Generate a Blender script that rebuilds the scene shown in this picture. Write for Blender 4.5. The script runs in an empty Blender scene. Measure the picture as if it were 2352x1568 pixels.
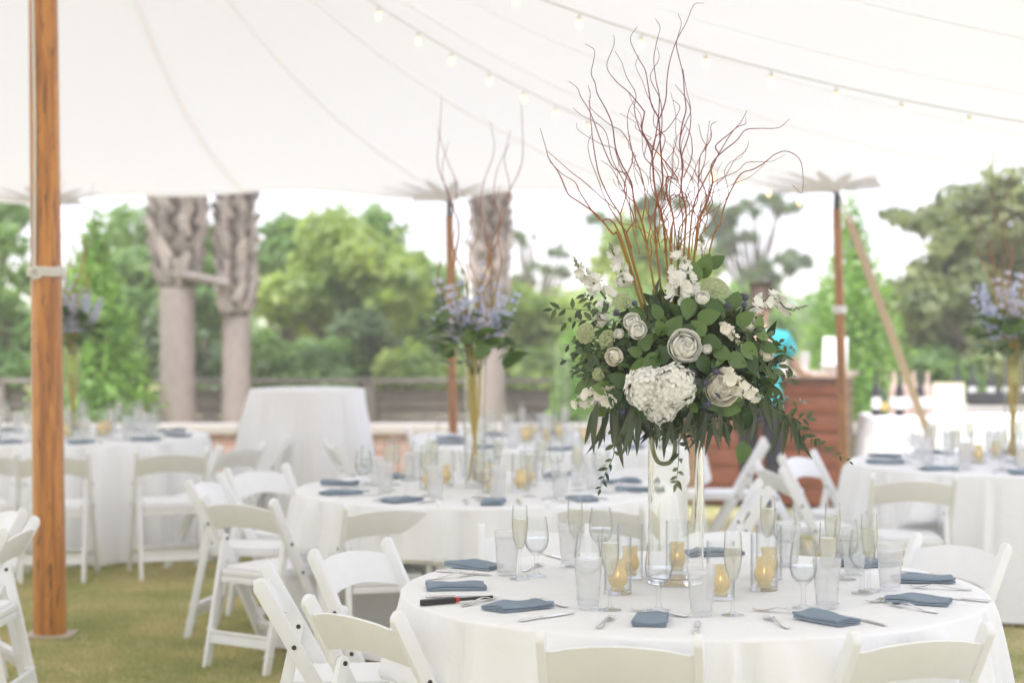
import bpy, bmesh, math, random
import numpy as np
from mathutils import Vector, Matrix, Quaternion
from mathutils.bvhtree import BVHTree

random.seed(7)
RNG = np.random.default_rng(7)
PI = math.pi
scene = bpy.context.scene
COL = scene.collection

# ------------------------------------------------------------------ camera
F_PX, CX, CY, HORIZON = 4360.0, 1176.0, 784.0, 700.0     # photo measured at 2352 x 1568
EYE = 1.65
PITCH = math.atan((CY - HORIZON) / F_PX)
cam_data = bpy.data.cameras.new('camera')
cam_data.sensor_width = 36.0
cam_data.lens = 36.0 * F_PX / 2352.0
cam_data.clip_start, cam_data.clip_end = 0.05, 900.0
cam_data.dof.use_dof = True
cam_data.dof.focus_distance = 5.80
cam_data.dof.aperture_fstop = 2.0
cam_data.dof.aperture_blades = 9
cam = bpy.data.objects.new('camera', cam_data)
COL.objects.link(cam)
cam.location = (0, 0, EYE)
cam.rotation_euler = (PI / 2 - PITCH, 0, 0)
scene.camera = cam

# ------------------------------------------------------------------ sky, sun, exposure
SUN_EL, SUN_AZ = math.radians(62), math.radians(200)      # high, over the photographer's left shoulder
world = bpy.data.worlds.new('World')
scene.world = world
world.use_nodes = True
wn, wl = world.node_tree.nodes, world.node_tree.links
bg = wn['Background']
sky = wn.new('ShaderNodeTexSky')
sky.sky_type = 'NISHITA'
sky.sun_disc = False
sky.sun_elevation = SUN_EL
sky.sun_rotation = SUN_AZ
sky.air_density, sky.dust_density, sky.ozone_density = 1.0, 1.5, 1.0
hsv = wn.new('ShaderNodeHueSaturation')                   # thin white overcast
hsv.inputs['Saturation'].default_value = 0.22
wl.new(sky.outputs[0], hsv.inputs['Color'])
ovc = wn.new('ShaderNodeMix'); ovc.data_type = 'RGBA'      # an even cloud layer over the clear sky
ovc.inputs['Factor'].default_value = 0.72
ovc.inputs['B'].default_value = (3.88, 3.92, 4.95, 1)
wl.new(hsv.outputs[0], ovc.inputs['A'])
wl.new(ovc.outputs['Result'], bg.inputs['Color'])
bg.inputs['Strength'].default_value = 0.15
sun_data = bpy.data.lights.new('sun', 'SUN')
sun_data.energy = 2.1
sun_data.angle = math.radians(12)
sun_data.color = (1.0, 0.985, 0.985)
sun = bpy.data.objects.new('sun', sun_data)
COL.objects.link(sun)
sd = Vector((math.sin(SUN_AZ) * math.cos(SUN_EL), math.cos(SUN_AZ) * math.cos(SUN_EL), math.sin(SUN_EL)))
sun.rotation_euler = sd.to_track_quat('Z', 'Y').to_euler()
sun.location = sd * 40
vs = scene.view_settings
vs.view_transform, vs.look = 'Standard', 'None'
vs.gamma, vs.use_curve_mapping = 1.0, False
vs.exposure = 1.36
scene.display_settings.display_device = 'sRGB'
cy = scene.cycles
cy.use_denoising = True
cy.denoiser = 'OPENIMAGEDENOISE'
cy.denoising_prefilter = 'ACCURATE'
cy.max_bounces, cy.diffuse_bounces, cy.glossy_bounces = 14, 6, 6
cy.transmission_bounces, cy.transparent_max_bounces = 12, 40
cy.sample_clamp_indirect = 8.0
cy.caustics_reflective = False
cy.volume_bounces = 2

# ------------------------------------------------------------------ pixel helpers
def ray(x, y):
    dx, dz = (x - CX) / F_PX, -(y - CY) / F_PX
    c, s = math.cos(PITCH), math.sin(PITCH)
    return Vector((dx, c + dz * s, dz * c - s))
def at(x, y, Y):                       # the point on the pixel's ray at ground distance Y
    d = ray(x, y)
    return Vector((0, 0, EYE)) + d * (Y / d.y)
def on(x, y, z):                       # the pixel's ray met with the level plane at height z
    d = ray(x, y)
    return Vector((0, 0, EYE)) + d * ((z - EYE) / d.z)

# ------------------------------------------------------------------ materials
MATS = {}
def new_mat(name):
    m = bpy.data.materials.new(name)
    m.use_nodes = True
    MATS[name] = m
    n, l = m.node_tree.nodes, m.node_tree.links
    return m, n, l, n['Principled BSDF']
def mat(name, col, rough=0.5, var=0.0, scale=20.0, bump=0.0, bscale=200.0, metal=0.0, spec=0.5, sheen=0.0, stretch=None, coat=0.0, each=0.0):
    m, n, l, p = new_mat(name)
    p.inputs['Roughness'].default_value = rough
    p.inputs['Metallic'].default_value = metal
    p.inputs['Specular IOR Level'].default_value = spec
    p.inputs['Coat Weight'].default_value = coat
    if sheen:
        p.inputs['Sheen Weight'].default_value = sheen
    p.inputs['Base Color'].default_value = (*col, 1)
    tc = n.new('ShaderNodeTexCoord')
    mp = n.new('ShaderNodeMapping')
    l.new(tc.outputs['Object'], mp.inputs[0])
    if stretch:
        mp.inputs['Scale'].default_value = stretch
    if var:
        nz = n.new('ShaderNodeTexNoise')
        nz.inputs['Scale'].default_value = scale
        nz.inputs['Detail'].default_value = 5
        l.new(mp.outputs[0], nz.inputs['Vector'])
        mx = n.new('ShaderNodeMix'); mx.data_type = 'RGBA'
        mx.inputs['A'].default_value = (*[c * (1 - var) for c in col], 1)
        mx.inputs['B'].default_value = (*[min(1, c * (1 + var)) for c in col], 1)
        l.new(nz.outputs['Fac'], mx.inputs['Factor'])
        res = mx.outputs['Result']
        if each:                                         # piece to piece variation
            oi = n.new('ShaderNodeObjectInfo'); mr = n.new('ShaderNodeMapRange')
            mr.inputs[3].default_value = 1 - each; mr.inputs[4].default_value = 1 + each
            l.new(oi.outputs['Random'], mr.inputs[0])
            vm = n.new('ShaderNodeVectorMath'); vm.operation = 'SCALE'
            l.new(res, vm.inputs[0]); l.new(mr.outputs[0], vm.inputs['Scale'])
            res = vm.outputs[0]
        l.new(res, p.inputs['Base Color'])
    if bump:
        nb = n.new('ShaderNodeTexNoise')
        nb.inputs['Scale'].default_value = bscale
        nb.inputs['Detail'].default_value = 4
        l.new(mp.outputs[0], nb.inputs['Vector'])
        b = n.new('ShaderNodeBump')
        b.inputs['Strength'].default_value = bump
        b.inputs['Distance'].default_value = 0.004
        l.new(nb.outputs['Fac'], b.inputs['Height'])
        l.new(b.outputs[0], p.inputs['Normal'])
    return m
def leaf_mat(name, dark, light, trans=0.35, rough=0.45, tint=(1.0, 1.0, 0.55), patch=0.0):
    m, n, l, p = new_mat(name)
    g = n.new('ShaderNodeNewGeometry')
    oi = n.new('ShaderNodeObjectInfo')
    ad = n.new('ShaderNodeMath'); ad.operation = 'ADD'
    l.new(g.outputs['Random Per Island'], ad.inputs[0]); l.new(oi.outputs['Random'], ad.inputs[1])
    fr = n.new('ShaderNodeMath'); fr.operation = 'FRACT'
    l.new(ad.outputs[0], fr.inputs[0])
    mx = n.new('ShaderNodeMix'); mx.data_type = 'RGBA'
    mx.inputs['A'].default_value = (*dark, 1); mx.inputs['B'].default_value = (*light, 1)
    fac = fr.outputs[0]
    if patch:                                            # lighter and darker leaf tones in patches
        tc = n.new('ShaderNodeTexCoord'); nz = n.new('ShaderNodeTexNoise'); nz.inputs['Scale'].default_value = patch; nz.inputs['Detail'].default_value = 3
        l.new(tc.outputs['Object'], nz.inputs['Vector'])
        mr = n.new('ShaderNodeMapRange'); mr.inputs[1].default_value = 0.35; mr.inputs[2].default_value = 0.65
        l.new(nz.outputs['Fac'], mr.inputs[0])
        av = n.new('ShaderNodeMath'); av.operation = 'MULTIPLY_ADD'; av.inputs[1].default_value = 0.62
        sc = n.new('ShaderNodeMath'); sc.operation = 'MULTIPLY'; sc.inputs[1].default_value = 0.38
        l.new(fr.outputs[0], sc.inputs[0]); l.new(mr.outputs[0], av.inputs[0]); l.new(sc.outputs[0], av.inputs[2])
        fac = av.outputs[0]
    l.new(fac, mx.inputs['Factor'])
    l.new(mx.outputs['Result'], p.inputs['Base Color'])
    p.inputs['Roughness'].default_value = rough
    tr = n.new('ShaderNodeBsdfTranslucent')
    tm = n.new('ShaderNodeMix'); tm.data_type = 'RGBA'; tm.blend_type = 'MULTIPLY'
    tm.inputs['Factor'].default_value = 1.0
    l.new(mx.outputs['Result'], tm.inputs['A'])
    tm.inputs['B'].default_value = (*[1.6 * t for t in tint], 1)
    l.new(tm.outputs['Result'], tr.inputs['Color'])
    ms = n.new('ShaderNodeMixShader'); ms.inputs[0].default_value = trans
    l.new(p.outputs[0], ms.inputs[1]); l.new(tr.outputs[0], ms.inputs[2])
    l.new(ms.outputs[0], n['Material Output'].inputs['Surface'])
    return m
def cloth_mat(name, col, trans=0.3, var=0.03, weave=900.0):
    m, n, l, p = new_mat(name)
    p.inputs['Roughness'].default_value = 0.85
    p.inputs['Specular IOR Level'].default_value = 0.2
    tc = n.new('ShaderNodeTexCoord')
    nz = n.new('ShaderNodeTexNoise'); nz.inputs['Scale'].default_value = 2.5; nz.inputs['Detail'].default_value = 6
    l.new(tc.outputs['Object'], nz.inputs['Vector'])
    mx = n.new('ShaderNodeMix'); mx.data_type = 'RGBA'
    mx.inputs['A'].default_value = (*[c * (1 - var) for c in col], 1); mx.inputs['B'].default_value = (*[min(1, c * (1 + var)) for c in col], 1)
    l.new(nz.outputs['Fac'], mx.inputs['Factor'])
    l.new(mx.outputs['Result'], p.inputs['Base Color'])
    nb = n.new('ShaderNodeTexNoise'); nb.inputs['Scale'].default_value = weave; nb.inputs['Detail'].default_value = 2
    l.new(tc.outputs['Object'], nb.inputs['Vector'])
    b = n.new('ShaderNodeBump'); b.inputs['Strength'].default_value = 0.12; b.inputs['Distance'].default_value = 0.002
    l.new(nb.outputs['Fac'], b.inputs['Height'])
    nw = n.new('ShaderNodeTexNoise'); nw.inputs['Scale'].default_value = 7.0; nw.inputs['Detail'].default_value = 5; nw.inputs['Distortion'].default_value = 0.7
    l.new(tc.outputs['Object'], nw.inputs['Vector'])
    b2 = n.new('ShaderNodeBump'); b2.inputs['Strength'].default_value = 0.45; b2.inputs['Distance'].default_value = 0.02
    l.new(nw.outputs['Fac'], b2.inputs['Height']); l.new(b.outputs[0], b2.inputs['Normal'])
    l.new(b2.outputs[0], p.inputs['Normal'])
    tr = n.new('ShaderNodeBsdfTranslucent')
    l.new(mx.outputs['Result'], tr.inputs['Color'])
    ms = n.new('ShaderNodeMixShader'); ms.inputs[0].default_value = trans
    l.new(p.outputs[0], ms.inputs[1]); l.new(tr.outputs[0], ms.inputs[2])
    l.new(ms.outputs[0], n['Material Output'].inputs['Surface'])
    return m
def thin_glass(name, tint=(0.985, 0.99, 0.99), edge=(0.46, 0.48, 0.50), gloss=1.0, haze=0.0):
    """thin walled glass: see-through, brighter reflections and a longer, greyer path at grazing angles"""
    m, n, l, p = new_mat(name)
    lw = n.new('ShaderNodeLayerWeight'); lw.inputs['Blend'].default_value = 0.5
    pw = n.new('ShaderNodeMath'); pw.operation = 'POWER'; pw.inputs[1].default_value = 3.6
    l.new(lw.outputs['Facing'], pw.inputs[0])
    mx = n.new('ShaderNodeMix'); mx.data_type = 'RGBA'
    mx.inputs['A'].default_value = (*tint, 1); mx.inputs['B'].default_value = (*edge, 1)
    l.new(pw.outputs[0], mx.inputs['Factor'])
    tp = n.new('ShaderNodeBsdfTransparent'); l.new(mx.outputs['Result'], tp.inputs['Color'])
    gl = n.new('ShaderNodeBsdfGlossy'); gl.inputs['Roughness'].default_value = 0.03
    lf = n.new('ShaderNodeLayerWeight'); lf.inputs['Blend'].default_value = 0.5
    p5 = n.new('ShaderNodeMath'); p5.operation = 'POWER'; p5.inputs[1].default_value = 4.0
    l.new(lf.outputs['Facing'], p5.inputs[0])
    fr = n.new('ShaderNodeMath'); fr.operation = 'MULTIPLY_ADD'; fr.inputs[1].default_value = 0.75 * gloss; fr.inputs[2].default_value = 0.035 * gloss
    l.new(p5.outputs[0], fr.inputs[0])
    ms = n.new('ShaderNodeMixShader')
    l.new(fr.outputs[0], ms.inputs[0]); l.new(tp.outputs[0], ms.inputs[1]); l.new(gl.outputs[0], ms.inputs[2])
    out = ms
    if haze:
        df = n.new('ShaderNodeBsdfTranslucent'); df.inputs['Color'].default_value = (0.97, 0.97, 0.97, 1)
        d2 = n.new('ShaderNodeBsdfDiffuse'); d2.inputs['Color'].default_value = (0.95, 0.95, 0.95, 1)
        m0 = n.new('ShaderNodeMixShader'); m0.inputs[0].default_value = 0.5
        l.new(df.outputs[0], m0.inputs[1]); l.new(d2.outputs[0], m0.inputs[2])
        m2 = n.new('ShaderNodeMixShader'); m2.inputs[0].default_value = haze
        tc = n.new('ShaderNodeTexCoord'); nz = n.new('ShaderNodeTexNoise')
        nz.inputs['Scale'].default_value = 70; nz.inputs['Detail'].default_value = 3
        l.new(tc.outputs['Object'], nz.inputs['Vector'])
        mr = n.new('ShaderNodeMapRange'); mr.inputs[1].default_value = 0.3; mr.inputs[2].default_value = 0.7
        mr.inputs[3].default_value = haze * 0.96; mr.inputs[4].default_value = haze * 1.04
        l.new(nz.outputs['Fac'], mr.inputs[0]); l.new(mr.outputs[0], m2.inputs[0])
        l.new(ms.outputs[0], m2.inputs[1]); l.new(m0.outputs[0], m2.inputs[2])
        out = m2
    l.new(out.outputs[0], n['Material Output'].inputs['Surface'])
    return m
def emit_mat(name, col, strength):
    m, n, l, p = new_mat(name)
    p.inputs['Base Color'].default_value = (*col, 1)
    p.inputs['Emission Color'].default_value = (*col, 1)
    p.inputs['Emission Strength'].default_value = strength
    return m
def wood_mat(name, c1, c2, c3, stretch, rough=0.4, coat=0.3, streak=6.0):
    """long grain: c1/c2 mixed along the grain, thin c3 streaks and checks"""
    m, n, l, p = new_mat(name)
    p.inputs['Roughness'].default_value = rough
    p.inputs['Coat Weight'].default_value = coat; p.inputs['Coat Roughness'].default_value = 0.25
    tc = n.new('ShaderNodeTexCoord'); mp = n.new('ShaderNodeMapping')
    mp.inputs['Scale'].default_value = stretch
    l.new(tc.outputs['Object'], mp.inputs[0])
    nz = n.new('ShaderNodeTexNoise'); nz.inputs['Scale'].default_value = streak; nz.inputs['Detail'].default_value = 8; nz.inputs['Distortion'].default_value = 0.6
    l.new(mp.outputs[0], nz.inputs['Vector'])
    rp = n.new('ShaderNodeValToRGB')
    rp.color_ramp.elements[0].position = 0.36; rp.color_ramp.elements[0].color = (*c1, 1)
    rp.color_ramp.elements[1].position = 0.62; rp.color_ramp.elements[1].color = (*c2, 1)
    l.new(nz.outputs['Fac'], rp.inputs[0])
    n2 = n.new('ShaderNodeTexNoise'); n2.inputs['Scale'].default_value = streak * 2.6; n2.inputs['Detail'].default_value = 5; n2.inputs['Distortion'].default_value = 1.2
    l.new(mp.outputs[0], n2.inputs['Vector'])
    r2 = n.new('ShaderNodeValToRGB')
    r2.color_ramp.elements[0].position = 0.57; r2.color_ramp.elements[0].color = (0, 0, 0, 1)
    r2.color_ramp.elements[1].position = 0.68; r2.color_ramp.elements[1].color = (1, 1, 1, 1)
    l.new(n2.outputs['Fac'], r2.inputs[0])
    mx = n.new('ShaderNodeMix'); mx.data_type = 'RGBA'
    l.new(r2.outputs[0], mx.inputs['Factor']); l.new(rp.outputs[0], mx.inputs['A']); mx.inputs['B'].default_value = (*c3, 1)
    l.new(mx.outputs['Result'], p.inputs['Base Color'])
    b = n.new('ShaderNodeBump'); b.inputs['Strength'].default_value = 0.35; b.inputs['Distance'].default_value = 0.004
    l.new(n2.outputs['Fac'], b.inputs['Height']); l.new(b.outputs[0], p.inputs['Normal'])
    return m

M_RESIN = mat('white_resin', (0.87, 0.88, 0.90), 0.36, var=0.06, scale=14, bump=0.08, bscale=120)
M_PAD = mat('white_vinyl', (0.89, 0.90, 0.92), 0.45, var=0.02, scale=12, bump=0.1, bscale=150)
M_BOLT = mat('dark_bolt', (0.06, 0.05, 0.06), 0.4, metal=0.6)
M_CLOTH = cloth_mat('white_tablecloth', (0.925, 0.935, 0.955), 0.04)
M_COCKTAIL = cloth_mat('bluish_white_cloth', (0.92, 0.92, 0.94), 0.10)
M_NAPKIN = cloth_mat('slate_blue_napkin', (0.255, 0.325, 0.40), 0.06, var=0.14, weave=1500)
M_STEEL = mat('polished_steel', (0.72, 0.70, 0.70), 0.16, metal=1.0, var=0.05, scale=40)
M_GLASS = thin_glass('clear_glass')
M_FROST = thin_glass('frosted_tumbler', (0.992, 0.993, 0.995), (0.84, 0.85, 0.855), haze=0.24)
M_WATER = thin_glass('water_body', (0.99, 0.992, 0.993), (0.84, 0.85, 0.855))
M_FIZZ = thin_glass('champagne', (0.97, 0.95, 0.86), (0.85, 0.8, 0.62), haze=0.34)
M_SUGARWATER = M_WATER
M_WAX = mat('candle_wax', (0.85, 0.8, 0.7), 0.5)
M_FLAME = emit_mat('candle_flame', (1.0, 0.66, 0.30), 3.0)
M_BULB = emit_mat('lit_bulb', (1.0, 0.66, 0.34), 0.9)
M_SOCKET = mat('pale_socket', (0.80, 0.77, 0.72), 0.5)
M_CABLE = mat('pale_cable', (0.68, 0.68, 0.65), 0.6)
M_POLE = wood_mat('honey_pole', (0.36, 0.11, 0.012), (0.64, 0.25, 0.04), (0.10, 0.035, 0.012), (9, 9, 0.7), 0.35, 0.5, 3.2)
M_SLIMPOLE = wood_mat('slim_pole_wood', (0.26, 0.10, 0.03), (0.44, 0.19, 0.06), (0.12, 0.05, 0.02), (9, 9, 0.8), 0.4, 0.4, 5)
M_BAR = wood_mat('mahogany_board', (0.125, 0.033, 0.015), (0.215, 0.066, 0.028), (0.07, 0.02, 0.01), (1.0, 9, 9), 0.35, 0.4, 3)
M_BARTOP = wood_mat('bar_top_wood', (0.42, 0.30, 0.24), (0.55, 0.42, 0.34), (0.3, 0.18, 0.12), (1.0, 9, 9), 0.35, 0.4, 3)
M_FENCE = wood_mat('weathered_fence', (0.145, 0.125, 0.11), (0.255, 0.228, 0.205), (0.08, 0.068, 0.06), (1.0, 12, 12), 0.8, 0.0, 4)
M_ROPE = mat('white_rope', (0.80, 0.78, 0.75), 0.8, var=0.08, scale=60, bump=0.8, bscale=300)
M_STRAP = mat('tan_strap', (0.50, 0.38, 0.30), 0.8, var=0.06, scale=30)
M_DARKMETAL = mat('dark_metal', (0.07, 0.075, 0.08), 0.4, metal=0.7)
M_PALM = mat('palm_trunk', (0.33, 0.275, 0.245), 0.9, var=0.30, scale=8, bump=1.0, bscale=30, stretch=(3, 3, 1))
M_BOOT = mat('palm_boot', (0.42, 0.36, 0.325), 0.9, each=0.45, var=0.35, scale=9, bump=0.8, bscale=40)
M_BARK = mat('tree_bark', (0.13, 0.10, 0.08), 0.9, var=0.3, scale=12, bump=1.0, bscale=40)

# ------------------------------------------------------------------ object helpers
def tag(o, label=None, cat=None, group=None, kind=None):
    if label: o['label'] = label
    if cat: o['category'] = cat
    if group: o['group'] = group
    if kind: o['kind'] = kind
    return o
def thing(name, label, cat, loc=(0, 0, 0), rotz=0.0, group=None):
    o = bpy.data.objects.new(name, None)
    o.empty_display_size = 0.1
    COL.objects.link(o)
    o.location = loc
    o.rotation_euler = (0, 0, rotz)
    return tag(o, label, cat, group)
def mk(name, mesh, material, parent=None, loc=None, rotz=None, M=None):
    if material is not None and len(mesh.materials) == 0:
        mesh.materials.append(material)
    o = bpy.data.objects.new(name, mesh)
    COL.objects.link(o)
    if parent is not None:
        o.parent = parent
    if M is not None:
        o.matrix_local = M
    else:
        if loc is not None: o.location = loc
        if rotz is not None: o.rotation_euler = (0, 0, rotz)
    return o
KIDS = {}
def dup(root, loc, rotz, label=None, group=None, scale=None):
    def cp(o, par):
        c = o.copy(); COL.objects.link(c)
        if par is not None:
            c.parent = par
        for ch in o.children:
            cp(ch, c)
        return c
    r = cp(root, None)
    r.location = loc
    r.rotation_euler = (0, 0, rotz)
    if scale: r.scale = (scale,) * 3
    if label: r['label'] = label
    if group: r['group'] = group
    return r
def finish(bm, name, smooth=40):
    me = bpy.data.meshes.new(name)
    bm.normal_update()
    bm.to_mesh(me); bm.free()
    if smooth is not None:
        me.polygons.foreach_set('use_smooth', [True] * len(me.polygons))
        me.set_sharp_from_angle(angle=math.radians(smooth))
    return me
def raw(name, verts, faces, smooth=40):
    me = bpy.data.meshes.new(name)
    me.from_pydata([tuple(v) for v in verts], [], [tuple(f) for f in faces])
    me.validate()
    if smooth is not None and len(me.polygons):
        me.polygons.foreach_set('use_smooth', [True] * len(me.polygons))
        if smooth < 180:
            me.set_sharp_from_angle(angle=math.radians(smooth))
    return me
def np_mesh(name, V, Fq, smooth=False):
    """V (n,3), Fq (m,k) index arrays of equal face size"""
    me = bpy.data.meshes.new(name)
    V = np.asarray(V, np.float32); Fq = np.asarray(Fq, np.int32)
    k = Fq.shape[1]
    me.vertices.add(len(V)); me.vertices.foreach_set('co', V.ravel())
    me.loops.add(Fq.size); me.loops.foreach_set('vertex_index', Fq.ravel())
    me.polygons.add(len(Fq)); me.polygons.foreach_set('loop_start', np.arange(0, Fq.size, k, dtype=np.int32))
    if smooth:
        me.polygons.foreach_set('use_smooth', [True] * len(Fq))
    me.update(calc_edges=True)
    me.validate()
    return me
def bevel(bm, w, seg=2, ang=30):
    es = [e for e in bm.edges if len(e.link_faces) == 2 and e.calc_face_angle(0) > math.radians(ang)]
    if es:
        bmesh.ops.bevel(bm, geom=es, offset=w, segments=seg, profile=0.6, affect='EDGES', clamp_overlap=True)
def add_box(bm, c, s, R=None):
    r = bmesh.ops.create_cube(bm, size=1.0)
    M = Matrix.Translation(c) @ (R.to_4x4() if R else Matrix()) @ Matrix.Diagonal((*s, 1))
    bmesh.ops.transform(bm, matrix=M, verts=r['verts'])
def box_mesh(name, c, s, bv=0.0, R=None, seg=2):
    bm = bmesh.new(); add_box(bm, c, s, R)
    if bv: bevel(bm, bv, seg)
    return finish(bm, name)
def add_prism(bm, poly, t0, t1, axes=(1, 2, 0)):
    """poly in two axes, extruded t0..t1 along the third"""
    a, b, c = axes
    def P(p, t):
        v = [0, 0, 0]; v[a], v[b], v[c] = p[0], p[1], t
        return v
    v0 = [bm.verts.new(P(p, t0)) for p in poly]
    v1 = [bm.verts.new(P(p, t1)) for p in poly]
    n = len(poly)
    bm.faces.new(v0[::-1]); bm.faces.new(v1)
    for i in range(n):
        bm.faces.new((v0[i], v0[(i + 1) % n], v1[(i + 1) % n], v1[i]))
    bmesh.ops.recalc_face_normals(bm, faces=bm.faces)
def prism(name, poly, t0, t1, axes=(1, 2, 0), bv=0.0, seg=2):
    bm = bmesh.new(); add_prism(bm, poly, t0, t1, axes)
    if bv: bevel(bm, bv, seg)
    return finish(bm, name)
def lathe(name, prof, n=28, closed=False, smooth=50):
    V, F = [], []
    for (r, z) in prof:
        for i in range(n):
            a = 2 * PI * i / n
            V.append((r * math.cos(a), r * math.sin(a), z))
    m = len(prof)
    for j in range(m - 1 + (1 if closed else 0)):
        j2 = (j + 1) % m
        for i in range(n):
            i2 = (i + 1) % n
            F.append((j * n + i, j * n + i2, j2 * n + i2, j2 * n + i))
    bm = bmesh.new()
    vs_ = [bm.verts.new(v) for v in V]
    for f in F: bm.faces.new([vs_[i] for i in f])
    bmesh.ops.remove_doubles(bm, verts=bm.verts, dist=1e-6)
    bmesh.ops.dissolve_degenerate(bm, edges=bm.edges, dist=1e-6)
    bmesh.ops.recalc_face_normals(bm, faces=bm.faces)
    return finish(bm, name, smooth)
def spline(pts, n):
    """Catmull-Rom through pts, n points per span"""
    P = [Vector(p) for p in pts]
    P = [P[0] * 2 - P[1]] + P + [P[-1] * 2 - P[-2]]
    out = []
    for i in range(1, len(P) - 2):
        p0, p1, p2, p3 = P[i - 1:i + 3]
        for k in range(n):
            t = k / n
            out.append(0.5 * ((2 * p1) + (p2 - p0) * t + (2 * p0 - 5 * p1 + 4 * p2 - p3) * t * t + (3 * p1 - p0 - 3 * p2 + p3) * t ** 3))
    out.append(P[-2].copy())
    return out
def tube_data(path, rad, n=6, off=0):
    """path list of Vectors, rad list -> V, F (open ends capped by a point)"""
    V, F = [], []
    nrm = None
    for i, p in enumerate(path):
        t = (path[min(i + 1, len(path) - 1)] - path[max(i - 1, 0)])
        t = t.normalized() if t.length > 1e-9 else Vector((0, 0, 1))
        if nrm is None:
            nrm = t.orthogonal().normalized()
        nrm = (nrm - t * nrm.dot(t))
        nrm = nrm.normalized() if nrm.length > 1e-6 else t.orthogonal().normalized()
        b = t.cross(nrm)
        for k in range(n):
            a = 2 * PI * k / n
            V.append(p + (nrm * math.cos(a) + b * math.sin(a)) * rad[i])
    for i in range(len(path) - 1):
        for k in range(n):
            k2 = (k + 1) % n
            F.append((off + i * n + k, off + i * n + k2, off + (i + 1) * n + k2, off + (i + 1) * n + k))
    F.append(tuple(off + k for k in range(n))[::-1])
    e = (len(path) - 1) * n
    F.append(tuple(off + e + k for k in range(n)))
    return V, F
def tube(name, path, r0, r1=None, n=6):
    path = [Vector(p) for p in path]
    r1 = r0 if r1 is None else r1
    L = len(path)
    rad = [r0 + (r1 - r0) * i / max(1, L - 1) for i in range(L)]
    V, F = tube_data(path, rad, n)
    return raw(name, V, F, 60)
def frame(d, n, loc, s=1.0, sx=None, sz=None):
    """matrix taking +Y to d and +Z near n"""
    y = Vector(d).normalized()
    z = Vector(n) - y * Vector(n).dot(y)
    z = z.normalized() if z.length > 1e-6 else y.orthogonal().normalized()
    x = y.cross(z)
    sx = s if sx is None else sx; sz = s if sz is None else sz
    M = Matrix(((x.x * sx, y.x * s, z.x * sz, loc[0]), (x.y * sx, y.y * s, z.y * sz, loc[1]), (x.z * sx, y.z * s, z.z * sz, loc[2]), (0, 0, 0, 1)))
    return M

# ================================================================== LAWN
def lawn_mat():
    m, n, l, p = new_mat('lawn')
    p.inputs['Roughness'].default_value = 0.95
    p.inputs['Specular IOR Level'].default_value = 0.1
    tc = n.new('ShaderNodeTexCoord')
    n1 = n.new('ShaderNodeTexNoise'); n1.inputs['Scale'].default_value = 1.6; n1.inputs['Detail'].default_value = 8; n1.inputs['Roughness'].default_value = 0.7
    n2 = n.new('ShaderNodeTexNoise'); n2.inputs['Scale'].default_value = 45; n2.inputs['Detail'].default_value = 6
    for q in (n1, n2): l.new(tc.outputs['Object'], q.inputs['Vector'])
    r = n.new('ShaderNodeValToRGB')
    r.color_ramp.elements[0].position = 0.42; r.color_ramp.elements[0].color = (0.28, 0.31, 0.12, 1)
    r.color_ramp.elements[1].position = 0.58; r.color_ramp.elements[1].color = (0.62, 0.52, 0.31, 1)
    l.new(n1.outputs['Fac'], r.inputs[0])
    mx = n.new('ShaderNodeMix'); mx.data_type = 'RGBA'; mx.blend_type = 'OVERLAY'; mx.inputs['Factor'].default_value = 0.7
    l.new(r.outputs[0], mx.inputs['A']); l.new(n2.outputs['Fac'], mx.inputs['B'])
    l.new(mx.outputs['Result'], p.inputs['Base Color'])
    b = n.new('ShaderNodeBump'); b.inputs['Strength'].default_value = 0.8; b.inputs['Distance'].default_value = 0.02
    l.new(n2.outputs['Fac'], b.inputs['Height']); l.new(b.outputs[0], p.inputs['Normal'])
    return m
M_LAWN = lawn_mat()
def lawn_sheet():
    xs = np.concatenate([[-400, -100, -40], np.linspace(-14, 14, 57), [40, 100, 400]])
    ys = np.concatenate([[-400, -100, -30], np.linspace(-6, 26, 65), [40, 120, 600]])
    X, Y = np.meshgrid(xs, ys, indexing='ij')
    Z = 0.006 * np.sin(X * 1.7 + 0.6) * np.cos(Y * 1.3) - 0.008
    V = np.stack([X, Y, Z], -1).reshape(-1, 3)
    nx, ny = X.shape
    i, j = np.meshgrid(np.arange(nx - 1), np.arange(ny - 1), indexing='ij')
    a = (i * ny + j).ravel()
    Fq = np.stack([a, a + ny, a + ny + 1, a + 1], -1)
    return np_mesh('lawn', V, Fq, True)
tag(mk('lawn', lawn_sheet(), M_LAWN), 'short yellowish green lawn under the tent', kind='structure')

def grass_blades():
    spec = [(-4.2, 0.6, 7.0, 13.2, 170000), (0.6, 4.6, 6.6, 12.5, 50000)]
    VV, FF, off = [], [], 0
    for x0, x1, y0, y1, N in spec:
        x = RNG.uniform(x0, x1, N); y = RNG.uniform(y0, y1, N)
        h = RNG.uniform(0.010, 0.030, N); a = RNG.uniform(0, 2 * PI, N)
        w = RNG.uniform(0.0018, 0.0036, N)
        lx, ly = RNG.normal(0, 0.016, N), RNG.normal(0, 0.016, N)
        b0 = np.stack([x - w * np.cos(a), y - w * np.sin(a), np.full(N, -0.012)], -1)
        b1 = np.stack([x + w * np.cos(a), y + w * np.sin(a), np.full(N, -0.012)], -1)
        t = np.stack([x + lx, y + ly, h], -1)
        V = np.stack([b0, b1, t], 1).reshape(-1, 3)
        VV.append(V); FF.append(np.arange(N * 3).reshape(-1, 3) + off); off += N * 3
    return np_mesh('grass', np.concatenate(VV), np.concatenate(FF))
M_GRASS = leaf_mat('grass_blade', (0.26, 0.33, 0.10), (0.68, 0.58, 0.34), 0.3, 0.6, (1, 1, 0.8), patch=1.7)
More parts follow.
